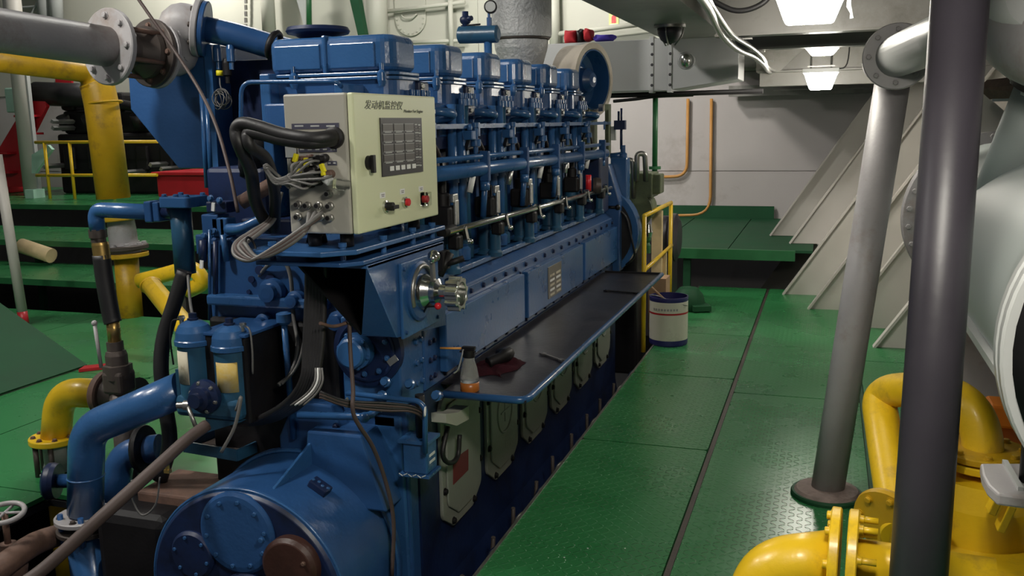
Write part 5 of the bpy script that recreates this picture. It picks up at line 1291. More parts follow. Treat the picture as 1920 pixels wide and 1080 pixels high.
# ================================================================ AFT END: exhaust, duct, air intake, generator
ex = thing('exhaust_stack', 'silver lagged exhaust stack rising behind the rocker covers', 'exhaust pipe', (-2.05, 6.3, 1.7))
b = MB(); b.lathe((-2.055, 6.3, 2.24), (0, 0, 1), [(.205, 0), (.21, .02), (.212, 1.6)], n=32); part(b, 'upper_lagging', LAG, ex)
b = MB(); b.lathe((-2.06, 6.3, 1.95), (0, 0, 1), [(.13, 0), (.15, .10), (.185, .22), (.19, .27), (.16, .285)], n=32); part(b, 'lower_lagging', LAG, ex)
b = MB(); b.ring((-2.055, 6.3, 2.235), (0, 0, 1), .185, .012, 28, 6); part(b, 'strap', DIRTY, ex)
b = MB(); b.tube(bend([(-2.05, 6.3, 1.98), (-2.03, 6.3, 1.88), (-1.80, 6.3, 1.88), (-1.78, 6.2, 1.86)], .1), .11, 18); part(b, 'dark_elbow', BLACK, ex)
b = MB(); b.lathe((-1.82, 6.28, 1.93), (1, -.4, .1), [(.05, -.05), (.07, -.03), (.07, .03), (.05, .045)], n=20); part(b, 'clamp_joint', DULL, ex)
# air intake silencer ring
ai = thing('air_intake_silencer', 'round air intake with beige lagged rim and blue inside behind the last cylinder', 'air intake', (-1.66, 6.6, 1.7))
ic = at(1110, 150, y=6.62); ax = Vector((.95, -.30, 0)).normalized()
b = MB(); b.lathe(ic, ax, [(.235, -.20), (.25, -.19), (.252, -.02), (.262, -.015), (.262, .02), (.222, .022), (.21, .0), (.205, -.12)], n=48, caps=False); part(b, 'lagged_rim', BEIGE, ai)
b = MB(); b.lathe(ic, ax, [(.02, -.10), (.10, -.10), (.15, -.14), (.21, -.12), (.214, .018), (.206, .02), (.20, -.10), (.16, -.13)], n=48); part(b, 'blue_throat', BLUE2, ai)
b = MB(); b.lathe(ic, ax, [(.09, -.11), (.085, -.03), (.05, .01), (.02, .02)], n=28); part(b, 'nose_cone', BLUE, ai)
b = MB(); b.box(-1.95, -1.62, 6.5, 6.75, 1.45, 1.75); part(b, 'support_saddle', OLIVE, ai, bev=.02)
b = MB(); b.obox(ic + Vector((.09, -.1, -.2)), (.03, .03, .05)); part(b, 'bright_clip', STEEL, ai)
# silver duct
DY = 7.5
du = thing('silver_duct', 'large silver rectangular duct with riveted joints running below the deck edge', 'duct', (-1.4, DY, 1.9))
z0_, z1_ = 1.895, 2.295
def dbox(name, x0, x1, z0, z1, yf, yb2, m=DUCT): q = MB(); q.box(x0, x1, yf, yb2, z0, z1); return part(q, name, m, du, bev=.004)
xa, xb, xc = at(1222, 120, y=DY).x, at(1256, 120, y=DY).x, at(1385, 120, y=DY).x
dbox('left_section', -2.35, xa, z0_, z1_, DY, DY + .5)
dbox('joint_section', xa, xb, z0_ - .005, z1_ + .005, DY - .005, DY + .5)
q = MB(); q.prism([(xb, z0_), (xb, z1_), (xc, z1_), (xc, z0_ + .07)], 'y', DY, DY + .5); part(q, 'right_section', DUCT, du, bev=.004)
for x in (xa, xb):
    jf = dbox('joint_flange', x - .018, x + .018, z0_ - .02, z1_ + .02, DY - .02, DY + .52)
    for k in range(5): bolt(jf, (x + .006, DY - .02, z0_ + .04 + k * .08), (0, -1, 0), .012, DARKG)
q = MB(); q.cyl((-2.35, DY + .1, z0_ - .03), (-.5, DY + .1, z0_ - .025), .02, n=10); part(q, 'support_rail', BLACK, du)
c = at(1287, 114, y=DY)
q = MB(); q.sphere(c + Vector((0, -.02, 0)), .058, 20, 14, (.8, .8, 1)); part(q, 'bright_vent_dome', STEEL, du, label='shiny domed vent')
q = MB(); q.ring(c, (0, -1, 0), .062, .008, 24, 6); part(q, 'vent_rim', DUCT, du)
# clothes on the rail and duct
def clump(name, mat, c, sx, sy, sz, lab, cat, seed):
    r_ = random.Random(seed); q = MB(); q.sphere((0, 0, 0), 1, 20, 12)
    for p in q.v:
        k = 1 + .16 * math.sin(5 * p.x + seed) * math.cos(4 * p.z + 2 * p.y + seed) + r_.uniform(-.03, .03)
        e = Vector((math.copysign(abs(p.x) ** .6, p.x), math.copysign(abs(p.y) ** .7, p.y), math.copysign(abs(p.z) ** .6, p.z)))
        p.x, p.y, p.z = c.x + e.x * sx * k, c.y + e.y * sy * k, c.z + e.z * sz * k
    single(q, name, mat, lab, cat)
DB = DY + .25
clump('life_jacket', REDC, at(1072, 70, y=DB), .055, .09, .055, 'bright red life jacket on the duct left of the black bundle', 'life jacket', 1)
clump('cloth_bundle', BLACK, at(1091, 70, y=DB), .032, .09, .06, 'black cloth bundle squeezed between the two red items on the duct', 'cloth', 2)
clump('life_jacket', REDC, at(1104, 66, y=DB), .035, .09, .05, 'small red life jacket right of the black bundle on the duct', 'life jacket', 3)
clump('folded_cloth', PURPLE, at(1134, 72, y=DB), .085, .10, .028, 'blue-purple folded cloth lying on the silver duct', 'cloth', 4)
# small lime sticker with red beacon on the wall
c = at(1151, 36, y=BACK_Y - .03)
sg = thing('beacon_sticker', 'lime sticker showing a red beacon on the upper cream wall', 'sticker', c)
q = MB(); q.obox(c, (.13, .006, .20)); part(q, 'sticker_sheet', LIMEC, sg)
q = MB(); q.prism(arc((c.x, c.z + .02), .03, 0, 180, 8) + [(c.x - .03, c.z - .05), (c.x + .03, c.z - .05)], 'y', c.y - .006, c.y - .003); part(q, 'red_beacon', REDP, sg)
q = MB(); q.obox(c + Vector((0, -.005, -.07)), (.1, .003, .02)); part(q, 'lettering_bar', PRINTW, sg)
# green pipe and conduits at the end of the aisle
wg = at(1229, 180, y=7.7)
gpz = thing('green_stand_pipe', 'green vertical pipe dropping from the silver duct to the olive pump', 'pipe', (wg.x, 7.7, 1.3))
q = MB(); q.cyl((wg.x, 7.7, 1.20), (wg.x, 7.7, 1.93), .022, n=14); part(q, 'pipe_run', GPIPE, gpz)
for z in (1.27, 1.21, 1.15):
    q = MB(); q.lathe((wg.x, 7.7, z), (0, 0, 1), [(.05, -.012), (.05, .012)], n=16); part(q, 'pipe_flange', GPIPE, gpz)
q = MB(); q.tube(bend([(wg.x, 7.7, 1.2), (wg.x, 7.7, 1.06), (wg.x - .12, 7.5, 1.05), (wg.x - .25, 7.2, 1.03)], .08), .03, 12); part(q, 'elbow', OLIVE, gpz)
q = MB(); q.tube(bend([at(1290, 185, y=BACK_Y - .05), at(1288, 330, y=BACK_Y - .05), at(1240, 332, y=BACK_Y - .05)], .18), .02, 8); single(q, 'orange_conduit', CONDUIT, 'short orange conduit bending left on the white bulkhead', 'conduit')
q = MB(); q.tube(bend([at(1334, 185, y=BACK_Y - .05), at(1332, 402, y=BACK_Y - .05), at(1262, 404, y=BACK_Y - .05)], .25), .02, 8); single(q, 'orange_conduit', CONDUIT, 'long orange conduit running to the foot of the white bulkhead', 'conduit')
q = MB(); q.tube(spline([at(1150, 190, y=7.62), at(1190, 186, y=7.62), at(1230, 181, y=7.62), at(1300, 178, y=7.62)]), .013, 8); single(q, 'black_cable_run', RUBBER, 'black cable strung below the silver duct', 'cable')
# olive generator unit aft of the engine
og = thing('olive_pump_unit', 'olive green pump unit with two bright bent tubes beyond the engine end', 'pump', (-1.55, 7.0, .3))
yo = 6.85
a, c = at(1180, 325, y=yo), at(1222, 372, y=yo)
q = MB(); q.box(a.x, c.x, yo, yo + .3, c.z, a.z); part(q, 'gear_case', OLIVE, og, bev=.01)
a, c = at(1218, 328, y=yo), at(1236, 365, y=yo)
q = MB(); q.box(a.x, c.x, yo + .05, yo + .22, c.z, a.z); part(q, 'end_box', OLIVE, og, bev=.01)
a = at(1198, 395, y=yo)
q = MB(); q.cyl((a.x - .05, yo + .0, a.z), (a.x - .05, yo + .35, a.z), .125, n=26); q.lathe((a.x - .05, yo - .01, a.z), (0, 1, 0), [(.15, 0), (.15, .03)], n=28); part(q, 'pump_body', OLIVE, og)
q = MB(); q.box(a.x - .25, a.x - .02, yo + .05, yo + .3, -.3, a.z - .08); part(q, 'pump_pedestal', BLACK, og, bev=.02)
for px, py, h in ((1176, 312, 60), (1199, 300, 40)):
    a = at(px - 5, py + h, y=yo - .05); t0 = at(px, py - 12, y=yo - .05)
    q = MB(); q.tube(bend([a, (a.x, yo - .05, t0.z), (a.x + .055, yo - .03, t0.z), (a.x + .06, yo, a.z)], .06), .020, 12); part(q, 'bent_tube', DULL, og, label='bright bent tube')
q = MB(); q.box(at(1133, 205, y=6.6).x, at(1140, 275, y=6.6).x, 6.62, 6.7, 1.4, 1.78); part(q, 'olive_post', OLIVE, og)
q = MB(); q.obox(at(1150, 250, y=6.7), (.04, .02, .10)); part(q, 'white_plate', PRINTW, og)
# yellow hand railing at the aisle end
yr = thing('aisle_railing', 'yellow tube railing beside the bucket at the engine end', 'railing', (-1.25, 7.0, 0))
p1 = at(1207, 655, z=0); p2 = Vector((-1.31, 7.95, 0)); 
t1 = at(1208, 405, y=p1.y); t2 = at(1258, 380, y=p2.y)
p1 = Vector((t1.x, p1.y, 0)); p2 = Vector((t2.x, p2.y, 0))
for p, t in ((p1, t1), (p2, t2)):
    q = MB(); q.cyl((p.x, p.y, -.02), t, .017, n=10); part(q, 'post', YELL, yr)
q = MB(); q.tube([t1, t2], .017, 10); q.sphere(t1, .018, 8, 6); q.sphere(t2, .018, 8, 6); part(q, 'top_rail', YELL, yr)
m1, m2 = at(1207, 508, y=p1.y), at(1259, 460, y=p2.y)
q = MB(); q.tube([m1, m2], .015, 10); part(q, 'middle_rail', YELL, yr)
# timber plank and dark motor beyond the rail
a, c = at(1222, 395, y=7.6), at(1240, 510, y=7.6)
q = MB(); q.box(a.x, c.x, 7.6, 7.66, .02, a.z); q.box(a.x + .02, c.x + .03, 7.66, 7.70, .02, a.z - .35); single(q, 'timber_plank', TIMBER, 'pale timber plank standing upright behind the yellow railing', 'plank', bev=.004)
q = MB(); c = at(1262, 445, y=8.4); q.cyl(c + Vector((-.25, 0, 0)), c + Vector((.02, 0, 0)), .20, n=24); q.lathe(c, (1, 0, 0), [(.22, -.02), (.22, .03), (.16, .06)], n=28); q.box(c.x - .3, c.x + .02, 8.25, 8.55, -.3, c.z - .1)
single(q, 'dark_motor', DARKG, 'dark grey electric motor half hidden behind the yellow railing', 'motor')
q = MB(); q.lathe(at(1213, 455, y=7.0), (0, 0, 1), [(.03, -.08), (.03, -.02), (.02, .0), (.03, .02), (.03, .05)], n=12); single(q, 'green_fitting', GPIPE, 'small green valve fitting by the railing post', 'valve')
q = MB(); q.lathe(at(1216, 440, y=7.0), (0, 0, 1), [(.025, -.02), (.035, .02), (.02, .08)], n=12); single(q, 'foil_lamp', STEEL, 'bright foil wrapped fitting above the green valve', 'fitting')
q = MB(); a = at(1218, 520, y=7.25); q.box(a.x, a.x + .14, 7.2, 7.4, 0, a.z); single(q, 'cardboard_box', CARD, 'brown cardboard box behind the bucket', 'box')
# bucket
bk = at(1253, 643, z=0.0)
bu = thing('paint_bucket', 'dirty cream paint bucket with navy bands on the green floor', 'bucket', bk)
rb_, hb = .143, .365
b = MB(); b.lathe(bk, (0, 0, 1), [(rb_ * .97, 0), (rb_, .01), (rb_, .045)], n=40); part(b, 'navy_base_band', BUCKN, bu)
b = MB(); b.lathe(bk, (0, 0, 1), [(rb_, .045), (rb_, hb - .032)], n=40, caps=False); part(b, 'cream_wall', BUCKW, bu)
b = MB(); b.lathe(bk, (0, 0, 1), [(rb_, hb - .032), (rb_ * 1.015, hb - .012), (rb_ * 1.01, hb), (rb_ * .96, hb), (rb_ * .95, .06)], n=40, caps=False); part(b, 'navy_rim', BUCKN, bu)
b = MB(); b.lathe(bk, (0, 0, 1), [(.01, .25), (rb_ * .955, .25)], n=40); part(b, 'dark_contents', BLACK, bu)
b = MB(); b.lathe(bk, (0, 0, 1), [(rb_ + .0008, hb - .125), (rb_ + .0008, hb - .112)], n=40, caps=False); part(b, 'red_stripe', RED, bu)
b = MB()
for k in range(9):
    t = math.radians(-128 + 9 * k); c = bk + Vector((math.cos(t) * (rb_ + .001), math.sin(t) * (rb_ + .001), hb - .085)); b.obox(c, (.014, .0012, .016), d=((-math.sin(t), math.cos(t), 0), (math.cos(t), math.sin(t), 0)))
part(b, 'faded_lettering', GREY, bu)
b = MB(); b.tube(spline([bk + Vector((-rb_, -.02, hb)), bk + Vector((-.06, -.10, hb + .01)), bk + Vector((.06, -.12, hb - .03)), bk + Vector((rb_, -.05, hb - .06))]), .005, 6); part(b, 'wire_handle', DULL, bu)
q = MB(); q.cyl(bk + Vector((.03, .02, .27)), bk + Vector((-.13, -.06, .44)), .010, n=8); single(q, 'brush_stick', CARD, 'thin wooden stick leaning in the cream bucket', 'stick', loc=bk + Vector((.03, .02, .27)))
q = MB(); c = at(1290, 585, z=0.0); q.lathe(c + Vector((-.02, .15, 0)), (0, 0, 1), [(.14, 0), (.15, .05), (.13, .13), (.08, .19), (.03, .2)], n=28, soft=True); q.obox(c + Vector((.10, .05, .035)), (.16, .14, .05), rot=Matrix.Rotation(.4, 3, 'Z')); single(q, 'green_valve_cover', DGREEN, 'dark green domed cover on the floor right behind the bucket', 'cover', bev=.004)
# ================================================================ RIGHT SIDE
pf = at(1550, 928, z=0.0)
pp = thing('grey_pole', 'slanted grey pipe pole with a cemented foot flange on the green floor', 'pole', pf)
ptop = at(1674, 150, y=4.24)
b = MB(); b.cyl(pf, ptop, .0705, n=32); part(b, 'pole_pipe', GREY, pp)
b = MB(); b.lathe(pf, (0, 0, 1), [(.155, 0), (.155, .012), (.15, .02)], n=36); part(b, 'foot_flange', DGREEN, pp)
b = MB(); b.lathe(pf + Vector((0, 0, .02)), (0, 0, 1), [(.14, 0), (.13, .012), (.085, .02)], n=36); part(b, 'cement_collar', CEMENT, pp)
# flanged pipe meeting the pole head
hp = thing('overhead_flanged_pipe', 'grey overhead pipe with a bolted flange lit by the ceiling lamp', 'pipe', at(1680, 150, y=3.9))
fc = at(1682, 106, y=4.05); fa = (at(1800, 55, y=3.35) - fc).normalized(); 
fd = -(CAM_ROT.transposed() @ (fc - EYE)).z
fn = (fa * .9 + Vector((-.25, -.15, 0))).normalized()
b = MB(); b.lathe(fc - fn * .012, fn, [(.128, 0), (.13, .004), (.13, .026), (.126, .03)], n=36); ff = part(b, 'flange', GREY, hp)
bolt_circle(ff, fc + fn * .018, fn, .104, .013, 8, GREY)
b = MB(); b.cyl(fc + fn * .01, fc + fa * 1.3, .082, n=30); part(b, 'pipe_run', LGREY, hp)
b = MB(); b.cyl(fc - fn * .01, fc - fa * .25, .075, n=24); part(b, 'pipe_stub', GREY, hp)

# dark pole close by
dp0 = at(1722, 1080, d=2.05)
dk = thing('dark_pole', 'thick dark grey pole standing close on the right', 'pole', (dp0.x, dp0.y, -.05))
dtop = at(1800, 0, d=2.05); ddir = (dtop - dp0).normalized()
dbot = dp0 - ddir * ((dp0.z + .05) / ddir.z); dtp = dtop + ddir * ((DECK_Z - .01 - dtop.z) / ddir.z)
b = MB(); b.cyl(dbot, dtp, .0605, n=36); part(b, 'pole_pipe', DARKG, dk)
b = MB(); b.lathe(dbot, (0, 0, 1), [(.13, 0), (.13, .015)], n=30); part(b, 'foot_plate', DARKG, dk)

# grey tank on the right
TXc, TZc, TR = .72, 1.20, .335
tk = thing('grey_pressure_tank', 'large pale grey horizontal tank with flanged ends on the right', 'tank', (TXc, 3.3, .5))
b = MB(); b.lathe((TXc, 2.05, TZc), (0, 1, 0), [(TR, 0), (TR, 2.5)], n=56); part(b, 'shell', TANKG, tk)
for y, m in ((4.52, GREY), (4.58, GREY)):
    b = MB(); b.lathe((TXc, y, TZc), (0, 1, 0), [(TR + .05, 0), (TR + .055, .006), (TR + .055, .03), (TR + .05, .036)], n=56); q = part(b, 'far_flange', m, tk)
    if y < 4.55: bolt_circle(q, (TXc, y, TZc), (0, -1, 0), TR + .028, .016, 28, GREY)
b = MB(); b.lathe((TXc, 4.6, TZc), (0, 1, 0), [(TR, 0), (TR * .9, .08), (TR * .5, .15), (.02, .17)], n=48, soft=True); part(b, 'dished_end', GREY, tk)
for y in (2.05, 2.0):
    b = MB(); b.lathe((TXc, y, TZc), (0, -1, 0), [(TR + .045, 0), (TR + .05, .006), (TR + .05, .032), (TR + .045, .038)], n=64); q = part(b, 'near_flange', LGREY, tk)
b = MB(); b.lathe((TXc, 1.955, TZc), (0, -1, 0), [(TR + .03, 0), (TR * .8, .05), (.05, .08)], n=48, soft=True); part(b, 'end_cover', BLACK, tk)
# nozzle with its flange, standing on the shell
nb = at(1893, 312, y=3.3); nt_ = at(1948, 180, y=3.2); na = (nt_ - nb).normalized()
b = MB(); b.cyl(nb - na * .12, nt_ + na * .03, .075, n=28); part(b, 'nozzle', TANKG, tk)
b = MB(); b.lathe(nt_ + na * .03, na, [(.092, 0), (.092, .025)], n=28); nz = part(b, 'nozzle_flange', DIRTY, tk)
bolt_circle(nz, nt_ + na * .03, -na, .08, .014, 6, LGREY)
b = MB(); b.bar((TXc - .315, 2.1, TZc - .14), (TXc - .315, 4.5, TZc - .14), .03, .02); part(b, 'seam_strip', LGREY, tk)
for y in (4.0,):
    b = MB(); b.prism([(TXc - .28, 0), (TXc + .28, 0), (TXc + .3, TZc - .15), (TXc, TZc - .345), (TXc - .3, TZc - .15)], 'y', y, y + .04); part(b, 'saddle', GREY, tk)
# bracket plates above the tank
q = MB(); q.slab([at(1838, 170, y=3.7), at(1890, 215, y=3.7), at(1874, 244, y=3.7), at(1832, 250, y=3.7), at(1820, 200, y=3.7)], .02)
single(q, 'white_gusset', WHITE, 'white gusset plate in the gap between dark pole and tank nozzle', 'plate')
# big overhead pipe and box at the top right
ov = thing('overhead_grey_pipe', 'large dirty grey pipe crossing the top right corner', 'pipe', at(1900, 120, y=2.9))
b = MB(); b.tube(bend([at(1895, -140, y=3.1), at(1905, 60, y=3.0), at(2120, 110, y=2.6), Vector((2.2, 1.9, 2.2))], .2), .13, 28); part(b, 'pipe_run', GREY, ov)
b = MB(); b.tube(spline([at(1885, -5, y=2.85), at(1893, 15, y=2.85), at(1905, 35, y=2.83), at(1912, 45, y=2.83)]), [.012] * 9 + [.016] * 10, 10); part(b, 'sealant_run', PRINTW, ov)
q = MB(); a = at(1850, 165, y=3.3); q.slab([at(1842, 158, y=3.4), at(1864, 178, y=3.4), at(2010, 170, y=3.0), at(2010, 140, y=3.0)], .04); single(q, 'rusty_angle_bar', RUST, 'rusty angle bar below the big overhead pipe', 'bar')
q = MB(); q.slab([at(1866, 182, y=3.38), at(2010, 176, y=3.0), at(2010, 186, y=3.0), at(1866, 190, y=3.38)], .02); single(q, 'grey_flat_bar', LGREY, 'pale grey flat bar under the rusty angle bar', 'bar')

# ---- yellow pump set
yp_ = thing('yellow_pump', 'yellow pump with bolted flanged pipes in the lower right corner', 'pump', at(1750, 1080, y=2.6))
def fl2(c, ax, R, t, nb, mat=YELL, rb=.014, nm='flange'):
    return flange(yp_, c, ax, R, t, mat, nb, rb, mat, nm)
# lower elbow and the flange pair
fcx = at(1578, 1050, y=2.42); ax = Vector((1, -.06, .0)).normalized()
b = MB(); b.tube(bend([at(1400, 1230, y=2.40), at(1430, 1062, y=2.40), fcx + Vector((-.02, 0, 0))], .26, 10), .076, 30); part(b, 'suction_elbow', YELL, yp_)
for s in (-.018, .026):
    c = fcx + ax * s
    b = MB(); b.lathe(c - ax * .013, ax, [(.132, 0), (.136, .003), (.136, .023), (.132, .026)], n=44); fo = part(b, 'flange', YELL, yp_)
    bolt_circle(fo, c + ax * (-.013 if s < 0 else .013), -ax if s < 0 else ax, .112, .0155, 8, YELL, .3)
for k in range(8):
    t = .3 + 2 * math.pi * k / 8; u, v, w = basis(ax); p = fcx + (u * math.cos(t) + v * math.sin(t)) * .112
    b = MB(); b.cyl(p + ax * .035, p + ax * .085, .009, n=8); part(b, 'stud_end', YELL, yp_)
b = MB(); b.cyl(fcx + ax * .03, fcx + ax * .36, .062, n=28); part(b, 'short_pipe', YELL, yp_)
# pump casing
pc0 = at(1860, 1010, y=2.62)
b = MB(); b.lathe(pc0 + Vector((.25, .10, -.20)), Vector((-.75, -.2, .42)), [(.26, -.35), (.27, -.1), (.24, .06), (.17, .14), (.13, .17)], n=40, soft=True); part(b, 'pump_casing', YELL, yp_)
b = MB(); b.box(pc0.x - .13, pc0.x + .5, 2.5, 3.05, 0, pc0.z - .06); part(b, 'pump_base', YELL, yp_, bev=.03)
b = MB(); b.lathe(at(1842, 905, y=2.8), (0, 0, 1), [(.15, -.2), (.135, -.05), (.115, .02)], n=32); part(b, 'discharge_neck', YELL, yp_)
# discharge flange and pipe going up, left and down again
f1 = at(1842, 862, y=2.85)
fl2(f1, (0, 0, 1), .128, .022, 0); fl2(f1 + Vector((0, 0, .026)), (0, 0, 1), .126, .02, 8, OCHRE, .013)
kx = at(1662, 742, y=3.25); k2 = at(1668, 985, y=2.66)
b = MB(); b.tube(spline([at(1843, 866, y=2.85), at(1840, 815, y=2.87), at(1822, 772, y=2.90), at(1787, 744, y=2.95), at(1735, 733, y=3.05), at(1690, 731, y=3.16), at(1663, 737, y=3.22), at(1650, 756, y=3.22), at(1655, 800, y=3.14), at(1668, 880, y=2.96), at(1690, 1005, y=2.70)], 7), .056, 28); part(b, 'discharge_pipe', YELL, yp_)
f3 = at(1672, 985, y=2.70)
b = MB(); b.lathe(f3, (.5, .7, .25), [(.115, -.012), (.118, 0), (.115, .012)], n=36); f3o = part(b, 'lower_flange', OCHRE, yp_)
bolt_circle(f3o, f3 - Vector((.5, .7, .25)).normalized() * .012, (-.5, -.7, -.25), .095, .013, 8, OCHRE)
b = MB(); b.obox(at(1770, 900, y=2.75), (.05, .05, .2)); part(b, 'stay_block', OCHRE, yp_, bev=.01)
for px, py in ((1868, 935), (1885, 968)):
    b = MB(); b.obox(at(px, py, y=2.6), (.02, .05, .08), rot=Matrix.Rotation(.3, 3, 'Y')); part(b, 'casing_lug', YELL, yp_, bev=.003)
# orange motor behind
mo = thing('orange_motor', 'orange electric motor behind the yellow discharge pipe', 'motor', at(1850, 860, y=3.5))
mcx = at(1845, 815, y=3.45)
b = MB(); b.lathe(mcx, (.9, .3, .1), [(.03, -.26), (.085, -.24), (.12, -.18), (.12, .18), (.10, .23), (.04, .25)], n=32, soft=True); part(b, 'motor_body', ORANGE, mo)
b = MB(); b.obox(mcx + Vector((.05, -.08, .11)), (.12, .12, .08)); part(b, 'terminal_box', ORANGE, mo, bev=.01)
b = MB(); b.box(mcx.x - .15, mcx.x + .2, 3.38, 3.52, 0, mcx.z - .08); part(b, 'motor_foot', ORANGE, mo, bev=.01)
# grey shelf plate and dark post at the right edge
sp = thing('grey_step_plate', 'grey rounded step plate at the right edge above the yellow pump', 'plate', at(1890, 930, y=2.3))
ztop = at(1840, 868, y=2.45).z
P1 = [at(1838, 868, z=ztop), at(1842, 890, z=ztop), at(1852, 908, z=ztop), at(1870, 925, z=ztop), at(2000, 942, z=ztop), at(2000, 868, z=ztop)]
b = MB(); b.prism([(p.x, p.y) for p in P1], 'z', ztop - .03, ztop); part(b, 'plate', GREY, sp, bev=.006)
b = MB(); b.bar(at(1884, 866, z=ztop + .004), at(1914, 918, z=ztop + .004), .012, .012); part(b, 'weld_strip', LGREY, sp)
q = MB(); c = at(1932, 890, y=2.35); q.cyl((c.x, c.y, ztop), (c.x, c.y, ztop + .3), .024, n=16); part(q, 'black_post', BLACK, sp)

# ================================================================ LAMPS and deck-head fittings
def lamp(c, w, h, y_len, lab, mat=None, name='bulkhead_lamp', drop=None):
    # boxy lamp: tapered glass below a grey housing, hung from the deck
    t = thing(name, lab, 'lamp', (c.x, c.y, c.z), 'deck head lamps')
    q = MB(); z0, z1 = c.z, c.z + h
    lo = [(c.x - w * .32, c.y - y_len * .34, z0), (c.x + w * .32, c.y - y_len * .34, z0), (c.x + w * .32, c.y + y_len * .34, z0), (c.x - w * .32, c.y + y_len * .34, z0)]
    md_ = [(c.x - w * .46, c.y - y_len * .46, z1 - h * .15), (c.x + w * .46, c.y - y_len * .46, z1 - h * .15), (c.x + w * .46, c.y + y_len * .46, z1 - h * .15), (c.x - w * .46, c.y + y_len * .46, z1 - h * .15)]
    hi = [(c.x - w * .5, c.y - y_len * .5, z1), (c.x + w * .5, c.y - y_len * .5, z1), (c.x + w * .5, c.y + y_len * .5, z1), (c.x - w * .5, c.y + y_len * .5, z1)]
    vs = lo + md_ + hi; fs = [(3, 2, 1, 0), (8, 9, 10, 11)]
    for k in range(2): fs += [(4 * k + i, 4 * k + (i + 1) % 4, 4 * k + 4 + (i + 1) % 4, 4 * k + 4 + i) for i in range(4)]
    q.add(vs, fs); part(q, 'lamp_glass', mat or LAMPG, t, bev=.012)
    q = MB(); q.box(c.x - w * .53, c.x + w * .53, c.y - y_len * .53, c.y + y_len * .53, z1 + .001, z1 + .035); part(q, 'housing', LGREY, t, bev=.005)
    q = MB(); top_ = drop if drop is not None else DECK_Z
    q.cyl((c.x - w * .3, c.y, z1 + .03), (c.x - w * .3, c.y, top_), .008, n=8); q.cyl((c.x + w * .3, c.y, z1 + .03), (c.x + w * .3, c.y, top_), .008, n=8); q.box(c.x - w * .4, c.x + w * .4, c.y - .01, c.y + .01, z1 + .05, z1 + .06); part(q, 'hanger', DULL, t)
    q = MB(); q.tube(spline([(c.x + w * .35, c.y, z1 + .03), (c.x + w * .75, c.y, z1 + .07), (c.x + w * .8, c.y, top_)]), .005, 6); part(q, 'lamp_lead', RUBBER, t)
    return t
l1 = at(1517, 43, y=4.5); lamp(l1, .325, .14, .26, 'nearest lit lamp at the top edge over the aisle', LAMPG1)
l2 = at(1538, 168, y=7.8); lamp(l2, .255, .125, .26, 'farther lit lamp hanging over the aisle', LAMPG2)
l3 = at(1541, 100, y=6.9); lamp(l3 + Vector((0, .2, .0)), .22, .045, .22, 'thin lit lamp glass peeking over the deck beam', LAMPG2)
# unseen lamp of the same kind, added to brighten the near aisle and engine front
lamp(Vector((.03, 1.2, 2.08)), .36, .13, .36, 'added unseen lamp over the near end of the aisle outside the picture')
# unseen floodlights added in the open casing to brighten walls, steps and engine
def added_flood(c, aim, lab, w=.42, h=.30):
    t = thing('added_floodlight', lab, 'lamp', c, 'added floodlights')
    d = (Vector(aim) - Vector(c)).normalized(); s = d.cross(Vector((0, 0, 1))).normalized()
    c = Vector(c)
    q = MB(); q.obox(c - d * .05, (w + .06, h + .06, .09), d=(s, s.cross(d))); part(q, 'added_flood_housing', DARKG, t, bev=.01)
    q = MB(); q.obox(c + d * .004, (w, h, .012), d=(s, s.cross(d))); part(q, 'added_flood_glass', ADDED_FLOODG, t)
    q = MB(); q.cyl(c - d * .05, c - d * .05 + Vector((0, 0, .5)), .02, n=8); part(q, 'added_flood_bracket', DULL, t)
added_flood((-3.6, 1.2, 4.3), (-2.2, 4.2, 1.4), 'added floodlight hung high in the casing near the engine front')
added_flood((-5.6, 2.2, 4.0), (-3.6, 4.6, 1.7), 'added floodlight hung in the casing left of the grey cooling pipe', .34, .24)
added_flood((-4.6, 7.4, 4.6), (-3.8, 8.8, 1.0), 'added floodlight hung high in the casing above the left steps')
added_flood((-8.8, 10.9, 4.9), (-9.2, 12.2, 2.6), 'added floodlight hung high in the casing above the black engine')
added_flood((-3.4, 9.6, 4.6), (-3.4, 12.2, 2.9), 'added floodlight aimed at the upper back wall of the casing')
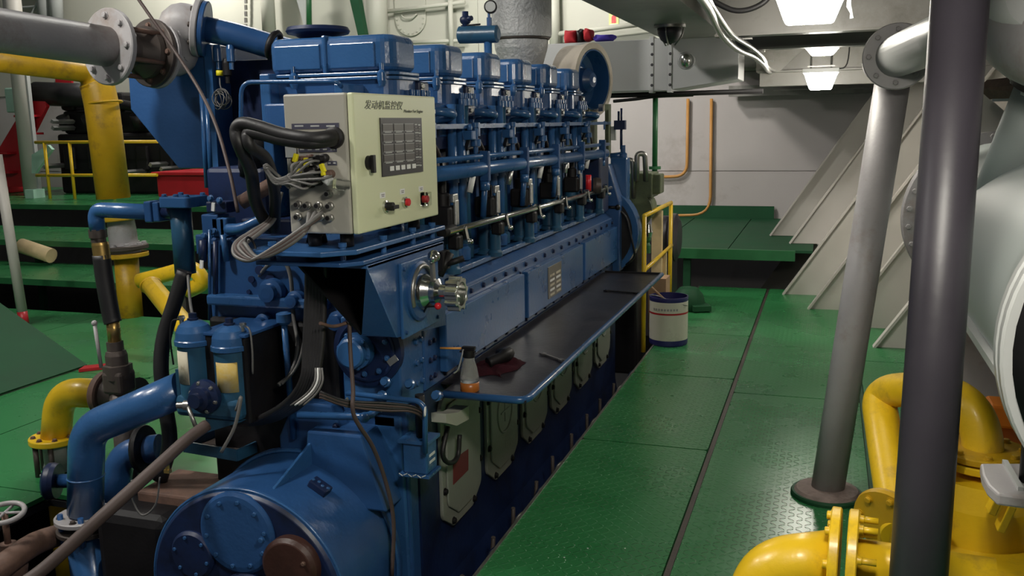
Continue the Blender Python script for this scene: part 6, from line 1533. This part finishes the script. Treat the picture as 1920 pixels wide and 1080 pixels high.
# domed detector fittings under the face plate
for (px, py, r), lab in (((1256, 42, .085), 'dark domed fitting under the deck edge nearest the lamp'), ((1370, 112, .075), 'dark domed fitting farther along the deck edge')):
    y_ = 6.4 if px < 1300 else 9.2
    c = at(px, py, y=y_); c.z = 2.28
    t = thing('domed_fitting', lab, 'deck fitting', (c.x, c.y, 2.17))
    q = MB(); q.lathe(c, (0, 0, -1), [(r * 1.25, -.005), (r * 1.25, .012), (r, .015)], n=28); part(q, 'mount_ring', DULL, t)
    q = MB(); q.lathe(c, (0, 0, -1), [(r, .015), (r * .95, .05), (r * .7, .09), (r * .4, .11), (.01, .115)], n=28, soft=True); part(q, 'dome', DARKG, t)
    for k in range(3):
        tt = k * 2.09 + .4; q = MB(); q.tube([c + Vector((r * 1.1 * math.cos(tt), r * 1.1 * math.sin(tt), -.01)), c + Vector((r * .95 * math.cos(tt), r * .95 * math.sin(tt), -.07)), c + Vector((r * .4 * math.cos(tt), r * .4 * math.sin(tt), -.125))], .006, 6); part(q, 'guard_bar', DULL, t)
# cable run with silvery wrapped cables along the deck
cr = thing('overhead_cable_run', 'bundle of silver painted cables along the deck head toward the far lamp', 'cables', (-.49, 7, 2.06))
rn = random.Random(5)
for k in range(5):
    pts = []
    for i in range(10):
        y = 3.1 + .8 * i
        pts.append(Vector((-.49 + .018 * (k - 2) + .022 * math.sin(i * 1.3 + k * .8), y, 2.078 - .012 * (k % 3) + rn.uniform(-.014, .008) + (.06 if i < 2 else 0))))
    q = MB(); q.tube(spline(pts, 4), .011 if k != 2 else .017, 8); part(q, 'cable', ALU if k % 2 == 0 else GREY, cr)
for i in range(6):
    q = MB(); q.box(-.56, -.42, 5.38 + 1.05 * i, 5.41 + 1.05 * i, 2.088, 2.096); part(q, 'cable_saddle', DULL, cr)
q = MB(); q.tube(spline([at(1322, -12, y=5.0), at(1345, 6, y=5.0), at(1380, 20, y=5.0), at(1415, 14, y=5.0), at(1442, -6, y=5.0), at(1450, -40, y=5.0)]), .014, 10); single(q, 'hanging_black_cable', RUBBER, 'black cable drooping between the cable run and the nearest lamp', 'cable')
# rolled plastic hanging from the beam
q = MB(); c = at(1592, 12, y=4.7); q.tube([c + Vector((0, 0, .1)), c, c + Vector((.012, 0, -.03)), c + Vector((.016, 0, -.055))], [.006, .012, .006, .012], 6); single(q, 'hanging_tag', PRINTW, 'small white plastic tag hanging from the deck beam', 'tag')
# debris specks
for px, py in ((1058, 1045), (1172, 1028), (1102, 1028)):
    q = MB(); q.sphere(at(px, py, z=.001), .004, 6, 4, (1, 1, .3)); single(q, 'paint_chip', PRINTW, {1058: 'larger pale chip on the near green plate', 1172: 'pale chip right of centre on the near green plate', 1102: 'tiny pale chip between the two others on the near plate'}[px], 'chip')
